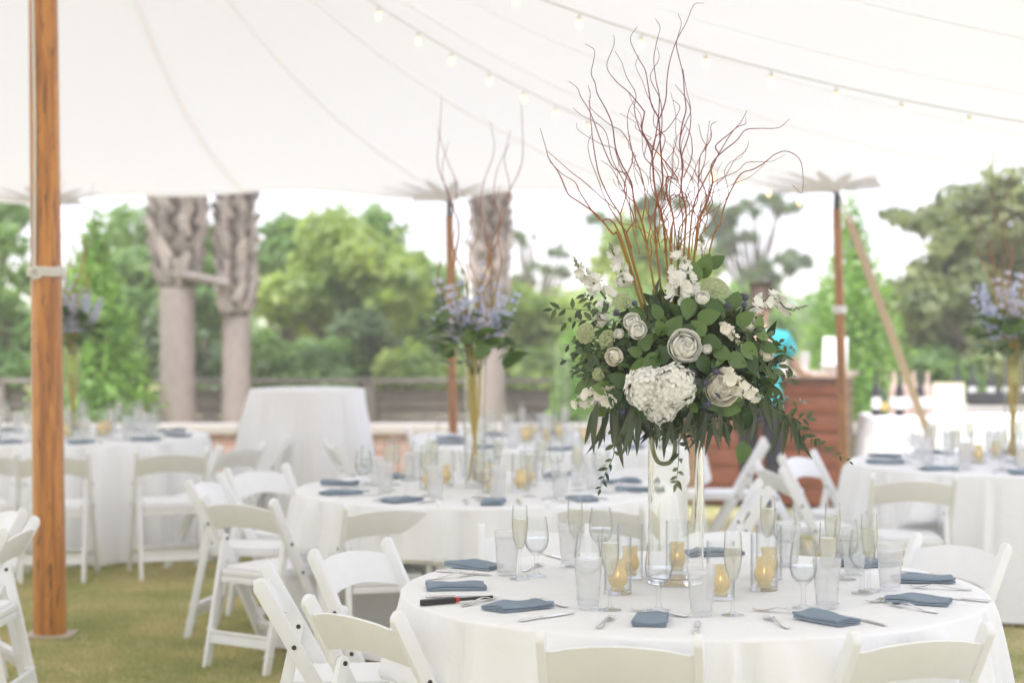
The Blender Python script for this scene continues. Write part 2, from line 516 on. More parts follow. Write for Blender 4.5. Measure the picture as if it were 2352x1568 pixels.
tag(mk('grass', grass_blades(), M_GRASS), 'short dry and green grass blades of the lawn', kind='stuff')

# ================================================================== TENT
PEAK = Vector((-2.32, 9.47, 0))
PEAK2 = Vector((-2.6, 0.5, 0))  # unseen near peak; this half of the tent is sized for its shade
EAVE = 2.44
PERIM = [(-9.4, 12.4), (-6.6, 14.6), (-3.62, 14.8), (-0.47, 14.25), (2.24, 13.1), (3.55, 10.5), (3.5, 7.5), (3.4, 4.5), (3.3, 1.5), (3.0, -1.5), (1.4, -4.0), (-1.4, -5.2),
         (-4.4, -5.0), (-7.0, -3.4), (-8.3, -0.6), (-8.4, 2.4), (-8.5, 5.4), (-8.9, 8.4), (-9.6, 10.6)]
def axis_pt(p):
    d = PEAK2 - PEAK
    t = max(0.0, min(1.0, (p - PEAK).dot(d) / d.length_squared))
    return PEAK + d * t
SUB, ROWS = 16, 30
def tent_surface():
    n = len(PERIM)
    cols = []
    for i in range(n):
        a, b = Vector((*PERIM[i], 0)), Vector((*PERIM[(i + 1) % n], 0))
        for k in range(SUB):
            f = k / SUB
            e = math.sin(PI * f)
            p = a.lerp(b, f)
            ax = axis_pt(p)
            p = p + (ax - p).normalized() * 0.06 * e
            cols.append((p, ax, EAVE + 0.03 * e, f))
    V = []
    for p, ax, ze, f in cols:
        L = (ax - p).length
        for j in range(ROWS + 1):
            t = j / ROWS
            q = p.lerp(ax, t)
            s = t * L * 5.3 / L
            dp = min((q - PEAK).length, (q - PEAK2).length)
            z = ze * (1 - t) + (EAVE - 0.03) * t + 0.112 * s + 0.0444 * s * s + 0.9 * math.exp(-dp / 0.7)
            # the cloth pulls into shallow creases towards each pole near the eave
            z += 0.018 * math.exp(-s / 0.6) * math.sin(f * 2 * PI * 2)
            dq = min(math.hypot(q.x - a_[0], q.y - a_[1]) for a_ in PERIM)
            z += 0.055 * (1 - math.exp(-dq / 0.35))
            if q.x != ax.x or True:
                V.append((q.x, q.y, z))
    F = []
    m = len(cols); r = ROWS + 1
    for i in range(m):
        i2 = (i + 1) % m
        for j in range(ROWS):
            F.append((i * r + j, i2 * r + j, i2 * r + j + 1, i * r + j + 1))
    return V, F, cols
TV, TF, TCOLS = tent_surface()
def tent_mat(name, col, trans):
    m, n, l, p = new_mat(name)
    p.inputs['Base Color'].default_value = (*col, 1); p.inputs['Roughness'].default_value = 0.9
    p.inputs['Specular IOR Level'].default_value = 0.1
    tc = n.new('ShaderNodeTexCoord')
    nz = n.new('ShaderNodeTexNoise'); nz.inputs['Scale'].default_value = 1.3; nz.inputs['Detail'].default_value = 7
    l.new(tc.outputs['Object'], nz.inputs['Vector'])
    mx = n.new('ShaderNodeMix'); mx.data_type = 'RGBA'
    mx.inputs['A'].default_value = (*[c * 0.97 for c in col], 1); mx.inputs['B'].default_value = (*col, 1)
    l.new(nz.outputs['Fac'], mx.inputs['Factor'])
    tr = n.new('ShaderNodeBsdfTranslucent'); l.new(mx.outputs['Result'], tr.inputs['Color'])
    ms = n.new('ShaderNodeMixShader'); ms.inputs[0].default_value = trans
    l.new(p.outputs[0], ms.inputs[1]); l.new(tr.outputs[0], ms.inputs[2])
    l.new(ms.outputs[0], n['Material Output'].inputs['Surface'])
    return m
M_TENT = tent_mat('sailcloth', (0.88, 0.88, 0.90), 0.235)
M_SEAM = tent_mat('sailcloth_double', (0.97, 0.955, 0.94), 0.86)
M_PATCH = tent_mat('reinforced_patch', (0.72, 0.70, 0.69), 0.42)
tent = thing('sailcloth_tent', 'off white sailcloth tent with radiating seams over the round tables', 'tent', (-2.4, 4, 0))
def tloc(V): return [(v[0] + 2.4, v[1] - 4, v[2]) for v in V]
tent_me = raw('canopy', tloc(TV), TF, 180)
mk('canopy', tent_me, M_TENT, tent)
TENT_BVH = BVHTree.FromPolygons([Vector(v) for v in TV], TF)
def tent_z(x, y):
    h = TENT_BVH.ray_cast(Vector((x, y, 0.5)), Vector((0, 0, 1)))
    return h[0].z if h[0] is not None else EAVE
R1 = ROWS + 1
for ci in range(0, len(TCOLS), SUB // 2):
    if not (0 <= ci // SUB <= 6 or ci // SUB >= 17):
        continue
    col = [Vector(TV[ci * R1 + j]) for j in range(R1)]
    V, F = [], []
    side = (col[3] - col[0]).cross(Vector((0, 0, 1))).normalized()
    for j, q in enumerate(col[:-1]):
        w = 0.034 * min(1.0, 0.25 + 0.75 * (1 - j / ROWS))
        for s in (-1, 1):
            x, y = q.x + side.x * w * s, q.y + side.y * w * s
            V.append((x, y, q.z - 0.006 - (0.004 if j else 0)))
    for j in range(len(col) - 2):
        F.append((2 * j, 2 * j + 1, 2 * j + 3, 2 * j + 2))
    mk('seam', raw('seam', tloc(V), F, 180), M_SEAM, tent)
for pi_ in (2, 3, 4, 5):                                  # star shaped reinforcement at the eave poles
    P = Vector((*PERIM[pi_], 0))
    inw = (axis_pt(P) - P).normalized()
    V, F = [Vector((*(P + inw * 0.02).xy, EAVE - 0.012))], []
    nn, rings = 64, 6
    a0 = math.atan2(inw.y, inw.x)
    for r in range(1, rings + 1):
        for k in range(nn + 1):
            a = a0 - PI * 0.49 + PI * 0.98 * k / nn
            ph = (k / nn) * 7.5
            tri = abs((ph % 1.0) - 0.5) * 2
            R = (0.22 + 0.36 * tri ** 1.4) * r / rings
            x, y = P.x + 0.02 * inw.x + R * math.cos(a), P.y + 0.02 * inw.y + R * math.sin(a)
            V.append(Vector((x, y, tent_z(x, y) - 0.014)))
    for k in range(nn):
        F.append((0, 1 + k, 2 + k))
        for r in range(rings - 1):
            b = 1 + r * (nn + 1) + k
            F.append((b, b + nn + 1, b + nn + 2, b + 1))
    mk('reinforcement_patch', raw('reinforcement_patch', tloc(V), F, 180), M_PATCH, tent)
hem = [Vector(TV[i * R1]) - Vector((0, 0, 0.012)) for i in list(range(len(TCOLS))) + [0]]
mk('hem', tube('hem', tloc(hem), 0.012, n=6), M_SEAM, tent)

# --- the big honey coloured centre pole
def big_pole():
    base = on(115, 1458, 0.0)
    root = thing('tent_pole', 'thick honey brown wooden centre pole standing on the lawn', 'pole', (base.x, base.y, 0))
    V, F = [], []
    H, n = 5.1, 16
    lean = (-0.02)
    rows = 26
    for j in range(rows + 1):
        z = 0.012 + (H - 0.012) * j / rows
        r = 0.081 - 0.0033 * z
        for k in range(n):
            a = 2 * PI * (k + 0.5) / n
            oct_ = 1.0 / math.cos(((a + PI / 8) % (PI / 4)) - PI / 8)
            rr = r * (0.55 + 0.45 * oct_) * (1 + 0.006 * math.sin(5 * z + k))
            V.append((rr * math.cos(a) + lean * z / 3.2, rr * math.sin(a), z))
    for j in range(rows):
        for k in range(n):
            F.append((j * n + k, j * n + (k + 1) % n, (j + 1) * n + (k + 1) % n, (j + 1) * n + k))
    F.append(tuple(range(n))[::-1])
    mk('shaft', raw('shaft', V, F, 24), M_POLE, root)
    mk('base_plate', prism('base_plate', [(-0.115, -0.10), (0.12, -0.10), (0.12, 0.10), (-0.115, 0.10)], -0.004, 0.011, (0, 1, 2), 0.003), mat('plate_metal', (0.55, 0.47, 0.42), 0.6), root)
    zt = EYE - (624 - HORIZON) * base.y / F_PX
    for k in range(3):                                   # rope turns
        pts = [Vector((0.088 * math.cos(2 * PI * i / 28) + lean * zt / 3.2, 0.088 * math.sin(2 * PI * i / 28), zt + (k - 1) * 0.0155 + 0.002 * math.sin(i))) for i in range(29)]
        mk('rope_turn', tube('rope_turn', pts, 0.0085, n=8), M_ROPE, root)
    pts = [Vector((-0.033 + lean * z / 3.2 + 0.004 * math.sin(z * 3) - (0.0 if z > 2.4 else (2.4 - z) * 0.003), -0.085 + 0.0033 * z, z)) for z in np.linspace(zt, 5.0, 24)]
    mk('rope', tube('rope', pts, 0.0075, n=8), M_ROPE, root)
    kn = [Vector((-0.05, -0.085, zt - 0.02)), Vector((-0.062, -0.098, zt)), Vector((-0.035, -0.10, zt + 0.018)), Vector((-0.02, -0.092, zt - 0.024)), Vector((-0.056, -0.092, zt - 0.034))]
    mk('knot', tube('knot', spline(kn, 6), 0.009, n=8), M_ROPE, root)
    return root
big_pole()

def eave_pole(pi_, basex, label, rope_z=None):
    P = PERIM[pi_]
    root = thing('eave_pole', label, 'pole', (basex, P[1], 0), group='slim poles under the tent edge')
    top = Vector((P[0] - basex, 0.0, EAVE - 0.13))
    path = [Vector((0, 0, 0.0)).lerp(top, k / 6) for k in range(7)]
    V, F = tube_data(path, [0.036 - 0.001 * k for k in range(7)], 14)
    mk('shaft', raw('shaft', V, F, 60), M_SLIMPOLE, root)
    mk('pin', tube('pin', [top - Vector((0, 0, 0.03)), top + Vector((0, 0, 0.12))], 0.026, 0.022, n=12), M_DARKMETAL, root)
    mk('foot', lathe('foot', [(0, 0), (0.07, 0), (0.07, 0.008), (0.04, 0.014), (0, 0.014)], 16), M_DARKMETAL, root)
    if rope_z:
        for k in range(3):
            f = (rope_z + k * 0.017) / top.z
            pts = [Vector((0.042 * math.cos(2 * PI * i / 20) + top.x * f, 0.042 * math.sin(2 * PI * i / 20), rope_z + k * 0.017)) for i in range(21)]
            mk('rope_turn', tube('rope_turn', pts, 0.010, n=7), M_ROPE, root)
    return root
eave_pole(2, -3.60, 'slim wooden eave pole hidden behind the thick centre pole')
eave_pole(3, -0.43, 'slim orange wooden eave pole behind the blue flower vase')
eave_pole(4, 2.31, 'slim wooden eave pole in front of the mahogany bar with white rope wrap', 1.60)
eave_pole(5, 3.60, 'slim wooden eave pole beyond the right hand round table')

# tan guy strap
s0 = Vector((PERIM[4][0] + 0.03, PERIM[4][1] + 0.06, EAVE - 0.03))
s1 = at(2195, 1180, 15.4); s1.z = 0.0
sroot = thing('guy_strap', 'tan webbing guy strap slanting from the eave pole to the ground', 'strap', s1)
d = (s1 - s0)
side = d.cross(Vector((0, 1, 0))).normalized()
nn_ = d.cross(side).normalized()
V = []
for p in (s0 + d * 0.06 - s1, s1 - s1):
    for a, b in ((-1, -1), (1, -1), (1, 1), (-1, 1)):
        V.append(p + side * 0.030 * a + nn_ * 0.002 * b)
mk('webbing', raw('webbing', V, [(0, 1, 2, 3), (7, 6, 5, 4), (0, 4, 5, 1), (1, 5, 6, 2), (2, 6, 7, 3), (3, 7, 4, 0)], 20), M_STRAP, sroot)
mk('rope_loop', tube('rope_loop', [s0 - s1, s0 + d * 0.075 - s1], 0.010, n=7), M_ROPE, sroot)
mk('stake', tube('stake', [Vector((0, 0, -0.2)), Vector((-0.04, -0.04, 0.16))], 0.014, n=8), M_DARKMETAL, sroot)

# ================================================================== STRING LIGHTS
BULB_ME = lathe('bulb', [(0.0, -0.048), (0.006, -0.046), (0.012, -0.037), (0.0145, -0.026), (0.012, -0.013), (0.008, -0.002), (0.0, 0.0)], 14)
SOCK_ME = lathe('socket', [(0.0, -0.004), (0.009, -0.004), (0.0095, 0.018), (0.004, 0.026), (0.0, 0.028)], 12)
BULB_ME.materials.append(M_BULB); SOCK_ME.materials.append(M_SOCKET)
def light_string(end, px_list, label, drop=0.16):
    root = thing('string_lights', label, 'string lights', (PEAK.x, PEAK.y, 0), group='bulb strings under the tent roof')
    e = Vector((*end, 0))
    path = []
    for k in range(41):
        q = PEAK.lerp(e, 0.06 + 0.94 * k / 40)
        path.append(Vector((q.x, q.y, tent_z(q.x, q.y) - drop + 0.03)) - Vector((PEAK.x, PEAK.y, 0)))
    mk('cable', tube('cable', path, 0.0035, n=6), M_CABLE, root)
    for px in px_list:                                   # where this plumb plane meets the pixel column
        dx = (px - CX) / F_PX
        den = (e.x - PEAK.x) - dx * (e.y - PEAK.y)
        t = (dx * PEAK.y - PEAK.x) / den
        q = PEAK.lerp(e, t)
        z = tent_z(q.x, q.y) - drop
        loc = (q.x - PEAK.x, q.y - PEAK.y, z - 0.004)
        o = mk('socket', SOCK_ME, None, root, loc)
        mk('bulb', BULB_ME, None, o)
light_string((PERIM[4][0] - 0.05, PERIM[4][1] - 0.1), [700, 788, 870, 961, 1038, 1124, 1203, 1277, 1350, 1432, 1512, 1640, 1700, 1765, 1835], 'string of warm bulbs running down to the eave pole by the bar')
light_string((3.42, 9.05), [700, 885, 1040, 1185, 1330, 1472, 1620, 1770, 1919, 2068, 2224, 2380], 'string of small warm bulbs crossing the tent above the willow branches')
light_string((-6.5, 13.6), [66, 20, -40], 'string of small warm bulbs behind the thick centre pole')

# ================================================================== COPING WALL, FENCE
M_BRICK_N, n, l, p = new_mat('red_brick')
tc = n.new('ShaderNodeTexCoord'); mp = n.new('ShaderNodeMapping'); mp.inputs['Rotation'].default_value = (PI / 2, 0, 0)
l.new(tc.outputs['Object'], mp.inputs[0])
bt = n.new('ShaderNodeTexBrick'); bt.inputs['Scale'].default_value = 1.0
bt.inputs['Color1'].default_value = (0.30, 0.17, 0.135, 1); bt.inputs['Color2'].default_value = (0.36, 0.215, 0.175, 1); bt.inputs['Mortar'].default_value = (0.45, 0.41, 0.38, 1)
bt.inputs['Brick Width'].default_value = 0.21; bt.inputs['Row Height'].default_value = 0.073; bt.inputs['Mortar Size'].default_value = 0.006
l.new(mp.outputs[0], bt.inputs['Vector']); l.new(bt.outputs[0], p.inputs['Base Color']); p.inputs['Roughness'].default_value = 0.9
M_COPING = mat('pale_coping', (0.42, 0.385, 0.355), 0.7, var=0.08, scale=6)
wall = thing('garden_wall', 'low red brick wall with pale stone coping in front of the palms', 'wall', (-1.5, 17.0, 0))
mk('brickwork', box_mesh('brickwork', (0, 0.12, 0.24), (9.0, 0.22, 0.50)), M_BRICK_N, wall)
x = -4.56
while x < 4.5:
    mk('coping_stone', box_mesh('coping_stone', (x + 0.45, 0.12, 0.535), (0.893, 0.30, 0.085), 0.008), M_COPING, wall)
    x += 0.9
fence = thing('wood_fence', 'weathered grey brown board fence behind the palm trunks', 'fence', (-1.5, 20.0, 0))
BAY = 1.30
POST_ME = box_mesh('post', (0, 0, 0.43), (0.13, 0.10, 0.86), 0.006); POST_ME.materials.append(M_FENCE)
BOARD_ME = [box_mesh('board', (0, 0, 0), (BAY - 0.004, 0.028, 0.085 + 0.004 * k), 0.004) for k in range(3)]
for b in BOARD_ME: b.materials.append(M_FENCE)
fx = [(-5.2 + BAY * k) for k in range(9)]
for k, xx in enumerate(fx):
    mk('post', POST_ME, None, fence, (xx, -0.02, 0))
    if k < len(fx) - 1:
        for j in range(8):
            o = mk('board', BOARD_ME[(k + j) % 3], None, fence, (xx + BAY / 2, 0.06 + (0.025 if j % 2 else 0), 0.06 + j * 0.093 + random.uniform(-0.004, 0.004)))
            o.rotation_euler = (math.radians(-12), random.uniform(-0.004, 0.004), 0)
        mk('cap_rail', box_mesh('cap_rail', (xx + BAY / 2, 0.0, 0.85), (BAY - 0.003, 0.16, 0.045), 0.005), M_FENCE, fence)

# ================================================================== TREES
def leaf_cloud(clumps, n, size, flat=0.35, name='crown', inner=0.55):
    """clumps: (cx,cy,cz, rx,ry,rz); leaf pairs strewn through the outer shell of each clump"""
    C = np.array(clumps, float)
    vol = (C[:, 3] * C[:, 4] * C[:, 5]) ** (2 / 3)
    idx = RNG.choice(len(C), n, p=vol / vol.sum())
    dirs = RNG.normal(size=(n, 3)); dirs /= np.linalg.norm(dirs, axis=1)[:, None]
    rad = (inner + (1.06 - inner) * RNG.random(n) ** 0.6) * (1 + 0.16 * np.abs(RNG.normal(size=n)) * (RNG.random(n) < 0.4))
    P = C[idx, :3] + dirs * C[idx, 3:6] * rad[:, None]
    P += RNG.normal(size=(n, 3)) * C[idx, 3:6] * 0.13 + 0.16 * np.sin(P[:, [1, 2, 0]] * 5.1 + np.array([0.3, 1.7, 2.9])) * np.minimum(1, C[idx, 3:6] * 2)
    N = dirs * 0.8 + RNG.normal(size=(n, 3)) * 0.55 + np.array([0, 0, flat])
    N /= np.linalg.norm(N, axis=1)[:, None]
    T = np.cross(N, RNG.normal(size=(n, 3))); T /= np.linalg.norm(T, axis=1)[:, None]
    B = np.cross(N, T)
    s = size * RNG.uniform(0.6, 1.35, n)[:, None]
    w = s * RNG.uniform(0.35, 0.6, n)[:, None]
    tip = N * s * RNG.uniform(-0.25, 0.25, n)[:, None]
    V = np.stack([P - T * s + tip, P - B * w, P + T * s + tip, P + B * w], 1).reshape(-1, 3)
    return np_mesh(name, V, np.arange(4 * n).reshape(-1, 4))
def trunk_mesh(h, r, forks, name='trunk'):
    V, F = [], []
    def addp(pts, r0, r1):
        nonlocal V, F
        P = spline(pts, 4)
        v, f = tube_data(P, [r0 + (r1 - r0) * i / (len(P) - 1) for i in range(len(P))], 7, len(V))
        V += v; F += f
    addp([Vector((0, 0, -0.05)), Vector((0.03 * h, 0, h * 0.4)), Vector((0, 0.02 * h, h * 0.95))], r, r * 0.3)
    for (x, y, z) in forks:
        b = Vector((0.02, 0, min(z * 0.55, h * 0.7)))
        e = Vector((x, y, z))
        addp([b, b.lerp(e, 0.5) + Vector((0, 0, -0.05 * h)), e], r * 0.45, r * 0.1)
    return raw(name, V, F, 60)
LM_BRIGHT = leaf_mat('arborvitae_leaf', (0.10, 0.23, 0.045), (0.34, 0.52, 0.14), 0.5, patch=3.0)
LM_MID = leaf_mat('shrub_leaf', (0.08, 0.17, 0.06), (0.29, 0.42, 0.15), 0.5, patch=1.6)
LM_YELL = leaf_mat('yellow_green_leaf', (0.11, 0.20, 0.055), (0.46, 0.54, 0.18), 0.5, patch=1.5)
LM_DARK = leaf_mat('dark_leaf', (0.07, 0.12, 0.07), (0.20, 0.27, 0.14), 0.45, patch=1.6)
LM_OLIVE = leaf_mat('magnolia_leaf', (0.06, 0.10, 0.045), (0.34, 0.38, 0.18), 0.45, patch=1.8)
def tree(name, label, base, clumps, n, size, material, group=None, forks=True, r=0.09, cat='tree', flat=0.35, inner=0.55):
    """clumps in metres relative to the base"""
    root = thing(name, label, cat, (base[0], base[1], 0), group=group)
    h = max(c[2] for c in clumps)
    mk('crown', leaf_cloud(clumps, int(n * (0.45 if cat != 'x' else 1)), size, flat, inner=inner), material, root)
    mk('trunk', trunk_mesh(h, r, [(c[0], c[1], c[2]) for c in clumps[:26]] if forks else []), M_BARK, root)
    return root
def px_clumps(base, Y, items, depth=0.8):
    """items: (px, py, rx_px, ry_px) at distance Y -> clumps relative to base"""
    k = Y / F_PX
    out = []
    for it in items:
        q = at(it[0], it[1], Y)
        dy = it[4] if len(it) > 4 else random.uniform(-0.3, 0.3)
        out.append((q.x - base[0], dy, q.z, it[2] * k, max(it[2], it[3]) * k * depth, it[3] * k))
    return out
def blobs(cx, cy, rx, ry, n, br, seed):
    R = random.Random(seed)
    out = [(cx, cy, rx * 0.55, ry * 0.55, 0.15)]
    for _ in range(n):
        a, q = R.uniform(0, 2 * PI), math.sqrt(R.uniform(0.15, 1))
        b = br * R.uniform(0.65, 1.3)
        out.append((cx + rx * q * math.cos(a), cy + ry * q * math.sin(a), b, b * R.uniform(0.55, 0.85), R.uniform(-0.7, 0.6)))
    return out

def conifer(px, Y, top_py, half_px, label, bottom_z=0.05, lean=0.0):
    b = at(px, 900, Y); base = (b.x, b.y)
    H = EYE - (top_py - HORIZON) * Y / F_PX
    W = half_px * Y / F_PX
    cl = []
    for j in range(15):
        f = j / 14
        r = W * (1 - f ** 1.7) * 0.62 + 0.10
        z = bottom_z + 0.2 + (H - 0.3 - bottom_z) * f
        m = 7 if f < 0.8 else 4
        for k in range(m):
            a = 2 * PI * (k + 0.5 * (j % 2)) / m + random.uniform(-0.25, 0.25)
            rr = W * (1 - f ** 1.7) * 0.62
            cl.append((rr * math.cos(a) + lean * f, rr * math.sin(a), z + random.uniform(-0.06, 0.06), r * 0.52 + 0.04, r * 0.52 + 0.04, 0.20))
    cl.append((lean, 0, H - 0.12, 0.14, 0.14, 0.22))
    return tree('arborvitae', label, base, cl, 15000, 0.042, LM_BRIGHT, 'bright green conical evergreens', forks=False, r=0.07, flat=0.2)
conifer(215, 17.8, 515, 130, 'bright green conical evergreen behind the thick centre pole')
conifer(1958, 18.6, 480, 150, 'bright green conical evergreen behind the mahogany bar')
conifer(1310, 18.4, 780, 34, 'small bright green evergreen at the end of the board fence')

def pxtree(name, label, px, Y, items, n, size, m, **kw):
    b = at(px, 900, Y); base = (b.x, b.y)
    return tree(name, label, base, px_clumps(base, Y, items), n, size, m, **kw)
G = 'shrubs and trees beyond the board fence'
pxtree('broadleaf_tree', 'broad pale green tree crown against the sky beyond the fence', 800, 24.0, blobs(790, 640, 150, 110, 22, 62, 1), 9000, 0.101, LM_YELL, group=G)
pxtree('broadleaf_tree', 'rounded mid green tree left of the palest crown', 655, 25.0, blobs(655, 620, 85, 95, 14, 55, 2), 6000, 0.101, LM_MID, group=G)
pxtree('broadleaf_tree', 'dark topped rounded tree right of the palest crown', 890, 25.5, blobs(890, 640, 80, 110, 15, 52, 3), 6000, 0.095, LM_MID, group=G)
pxtree('broadleaf_tree', 'mid green tree between the evergreen cone and the palms', 320, 24.5, blobs(320, 640, 105, 110, 16, 55, 4), 6500, 0.101, LM_MID, group=G)
pxtree('broadleaf_tree', 'mid green tree seen between the two palm trunks', 480, 24.8, blobs(480, 650, 80, 120, 16, 50, 5), 6000, 0.095, LM_MID, group=G)
pxtree('broadleaf_tree', 'low soft green tree behind the blue flowers', 985, 26.0, blobs(990, 730, 75, 100, 13, 50, 6), 5000, 0.101, LM_MID, group=G)
pxtree('broadleaf_tree', 'low pale tree right of the third palm trunk', 1235, 25.0, blobs(1240, 740, 105, 85, 14, 52, 7), 6000, 0.101, LM_YELL, group=G)
pxtree('shrub', 'dark understorey shrub left of the cocktail table', 470, 22.5, blobs(470, 830, 170, 70, 16, 50, 8), 6500, 0.081, LM_DARK, group=G, cat='shrub')
pxtree('shrub', 'blue green shrub behind the cocktail table', 680, 22.3, blobs(680, 830, 130, 60, 14, 48, 9), 6000, 0.081, LM_MID, group=G, cat='shrub')
pxtree('shrub', 'shaded shrub under the palest crown', 830, 22.8, blobs(840, 800, 80, 75, 12, 42, 10), 4500, 0.081, LM_DARK, group=G, cat='shrub')
pxtree('shrub', 'yellow green shrub beside the orange eave pole', 970, 22.0, blobs(970, 845, 75, 50, 10, 38, 11), 4500, 0.074, LM_YELL, group=G, cat='shrub')
pxtree('shrub', 'pale flowering shrub right of the third palm trunk', 1215, 22.0, blobs(1215, 840, 95, 55, 12, 42, 12), 5000, 0.074, LM_YELL, group=G, cat='shrub')
pxtree('broadleaf_tree', 'tall loose tree with sky gaps at the far left', -20, 22.0, blobs(-30, 560, 110, 110, 13, 36, 13), 2600, 0.081, LM_MID, group=G, inner=0.2)
pxtree('shrub', 'dense dark hedge shrub left of the centre pole', 0, 21.0, blobs(-30, 760, 130, 140, 18, 55, 14), 7500, 0.081, LM_MID, group=G, cat='shrub')
pxtree('pine_tree', 'dark spreading pine standing far off above the bouquet', 1730, 34.0, sum([blobs(x_, y_, rx_, ry_, 7, 17, 60 + i_)[1:] for i_, (x_, y_, rx_, ry_) in enumerate([(1700, 480, 85, 22), (1800, 455, 55, 26), (1640, 520, 50, 18), (1690, 560, 60, 20), (1795, 610, 60, 34), (1740, 645, 50, 26), (1620, 600, 50, 24), (1420, 500, 70, 26), (1520, 470, 55, 18), (1450, 545, 60, 26)])], []), 5200, 0.12, LM_DARK, group='pines far beyond the garden', inner=0.15)
pxtree('broadleaf_tree', 'soft pale tree behind the willow stems', 1500, 27.0, blobs(1490, 620, 110, 80, 14, 50, 15), 5500, 0.115, LM_YELL, group=G)
pxtree('broadleaf_tree', 'mid green tree hidden behind the white bouquet', 1600, 24.0, blobs(1590, 770, 190, 100, 20, 60, 16), 7000, 0.108, LM_MID, group=G)
pxtree('pine_tree', 'small pine tuft standing alone above the low trees', 1215, 36.0, sum([blobs(x_, y_, 24, 12, 5, 11, 80 + i_)[1:] for i_, (x_, y_) in enumerate([(1205, 545), (1285, 575), (1290, 625), (1240, 615), (1200, 645)])], []), 1100, 0.09, LM_DARK, group='pines far beyond the garden', inner=0.1)
pxtree('magnolia_tree', 'large loose magnolia with dark gaps behind the bar table', 2290, 20.5,
       blobs(2250, 700, 190, 190, 34, 48, 17) + [(2120, 500, 60, 26, 0), (2060, 490, 36, 12, 0.2), (2220, 480, 70, 45, 0.3), (2330, 440, 80, 55, 0), (2190, 560, 50, 40, -0.2), (2350, 560, 80, 60, 0.1), (2440, 520, 90, 90, 0), (2420, 700, 90, 120, 0.2), (2150, 800, 80, 60, 0), (2280, 840, 100, 50, 0)],
       15000, 0.101, LM_OLIVE, inner=0.4)
pxtree('shrub', 'yellowish shrub at the foot of the magnolia', 2150, 19.8, blobs(2190, 850, 90, 45, 12, 36, 18), 4500, 0.068, LM_MID, group=G, cat='shrub')

def far_wood():
    cl = []
    rw = random.Random(3)
    for k in range(150):
        x = -30 + 60 * k / 149 + rw.uniform(-0.4, 0.4)
        y = 44 + rw.uniform(-5, 6)
        h = rw.uniform(1.0, 1.9)
        cl.append((x, y, h * 0.5, 0.9, 0.9, h * 0.6)); cl.append((x + rw.uniform(-.5, .5), y - 0.5, h, 0.7, 0.7, 0.45))
    return leaf_cloud(cl, 45000, 0.13, 0.35, 'far_wood', 0.5)
tag(mk('far_wood', far_wood(), LM_MID), 'low soft green wood far beyond the garden', kind='stuff')

# ================================================================== PALMS
BV = [(-0.05, 0.0, 0), (0.05, 0, 0), (0.028, 0.03, 0.17), (-0.028, 0.03, 0.17), (-0.035, -0.035, 0.01), (0.035, -0.035, 0.01), (0.02, 0.0, 0.17), (-0.02, 0.0, 0.17)]
BOOT_ME = raw('leaf_boot', [(x, y, z) for x, y, z in BV], [(0, 1, 2, 3), (4, 7, 6, 5), (0, 4, 5, 1), (1, 5, 6, 2), (2, 6, 7, 3), (3, 7, 4, 0)], 20)
BOOT_ME.materials.append(M_BOOT)
def frond_mesh():
    V, F = [], []
    L = 1.5
    pts = [Vector((0, L * t, 0.45 * math.sin(t * 2.2) - 0.75 * t * t)) for t in np.linspace(0, 1, 9)]
    v, f = tube_data(pts, [0.018 - 0.0018 * i for i in range(9)], 5); V += v; F += f
    c = pts[5]
    for k in range(22):
        a = math.radians(-120 + 240 * k / 21)
        e = c + Vector((0.7 * math.sin(a), 0.7 * math.cos(a) * 0.8 + 0.1, -0.25 - 0.2 * abs(math.sin(a))))
        sd_ = (e - c).cross(Vector((0, 0, 1))).normalized() * 0.02
        o = len(V); V += [c - sd_ * 0.4, c + sd_ * 0.4, c.lerp(e, 0.6) + sd_, e, c.lerp(e, 0.6) - sd_]; F.append((o, o + 1, o + 2, o + 3, o + 4))
    return raw('frond', V, F, 60)
FROND_ME = frond_mesh(); FROND_ME.materials.append(LM_MID)
M_SHADEFIBRE = mat('gap_shade_fibre', (0.10, 0.08, 0.065), 0.95, var=0.4, scale=20)  # dark fibre sleeve; its colour also stands for shade between the boots
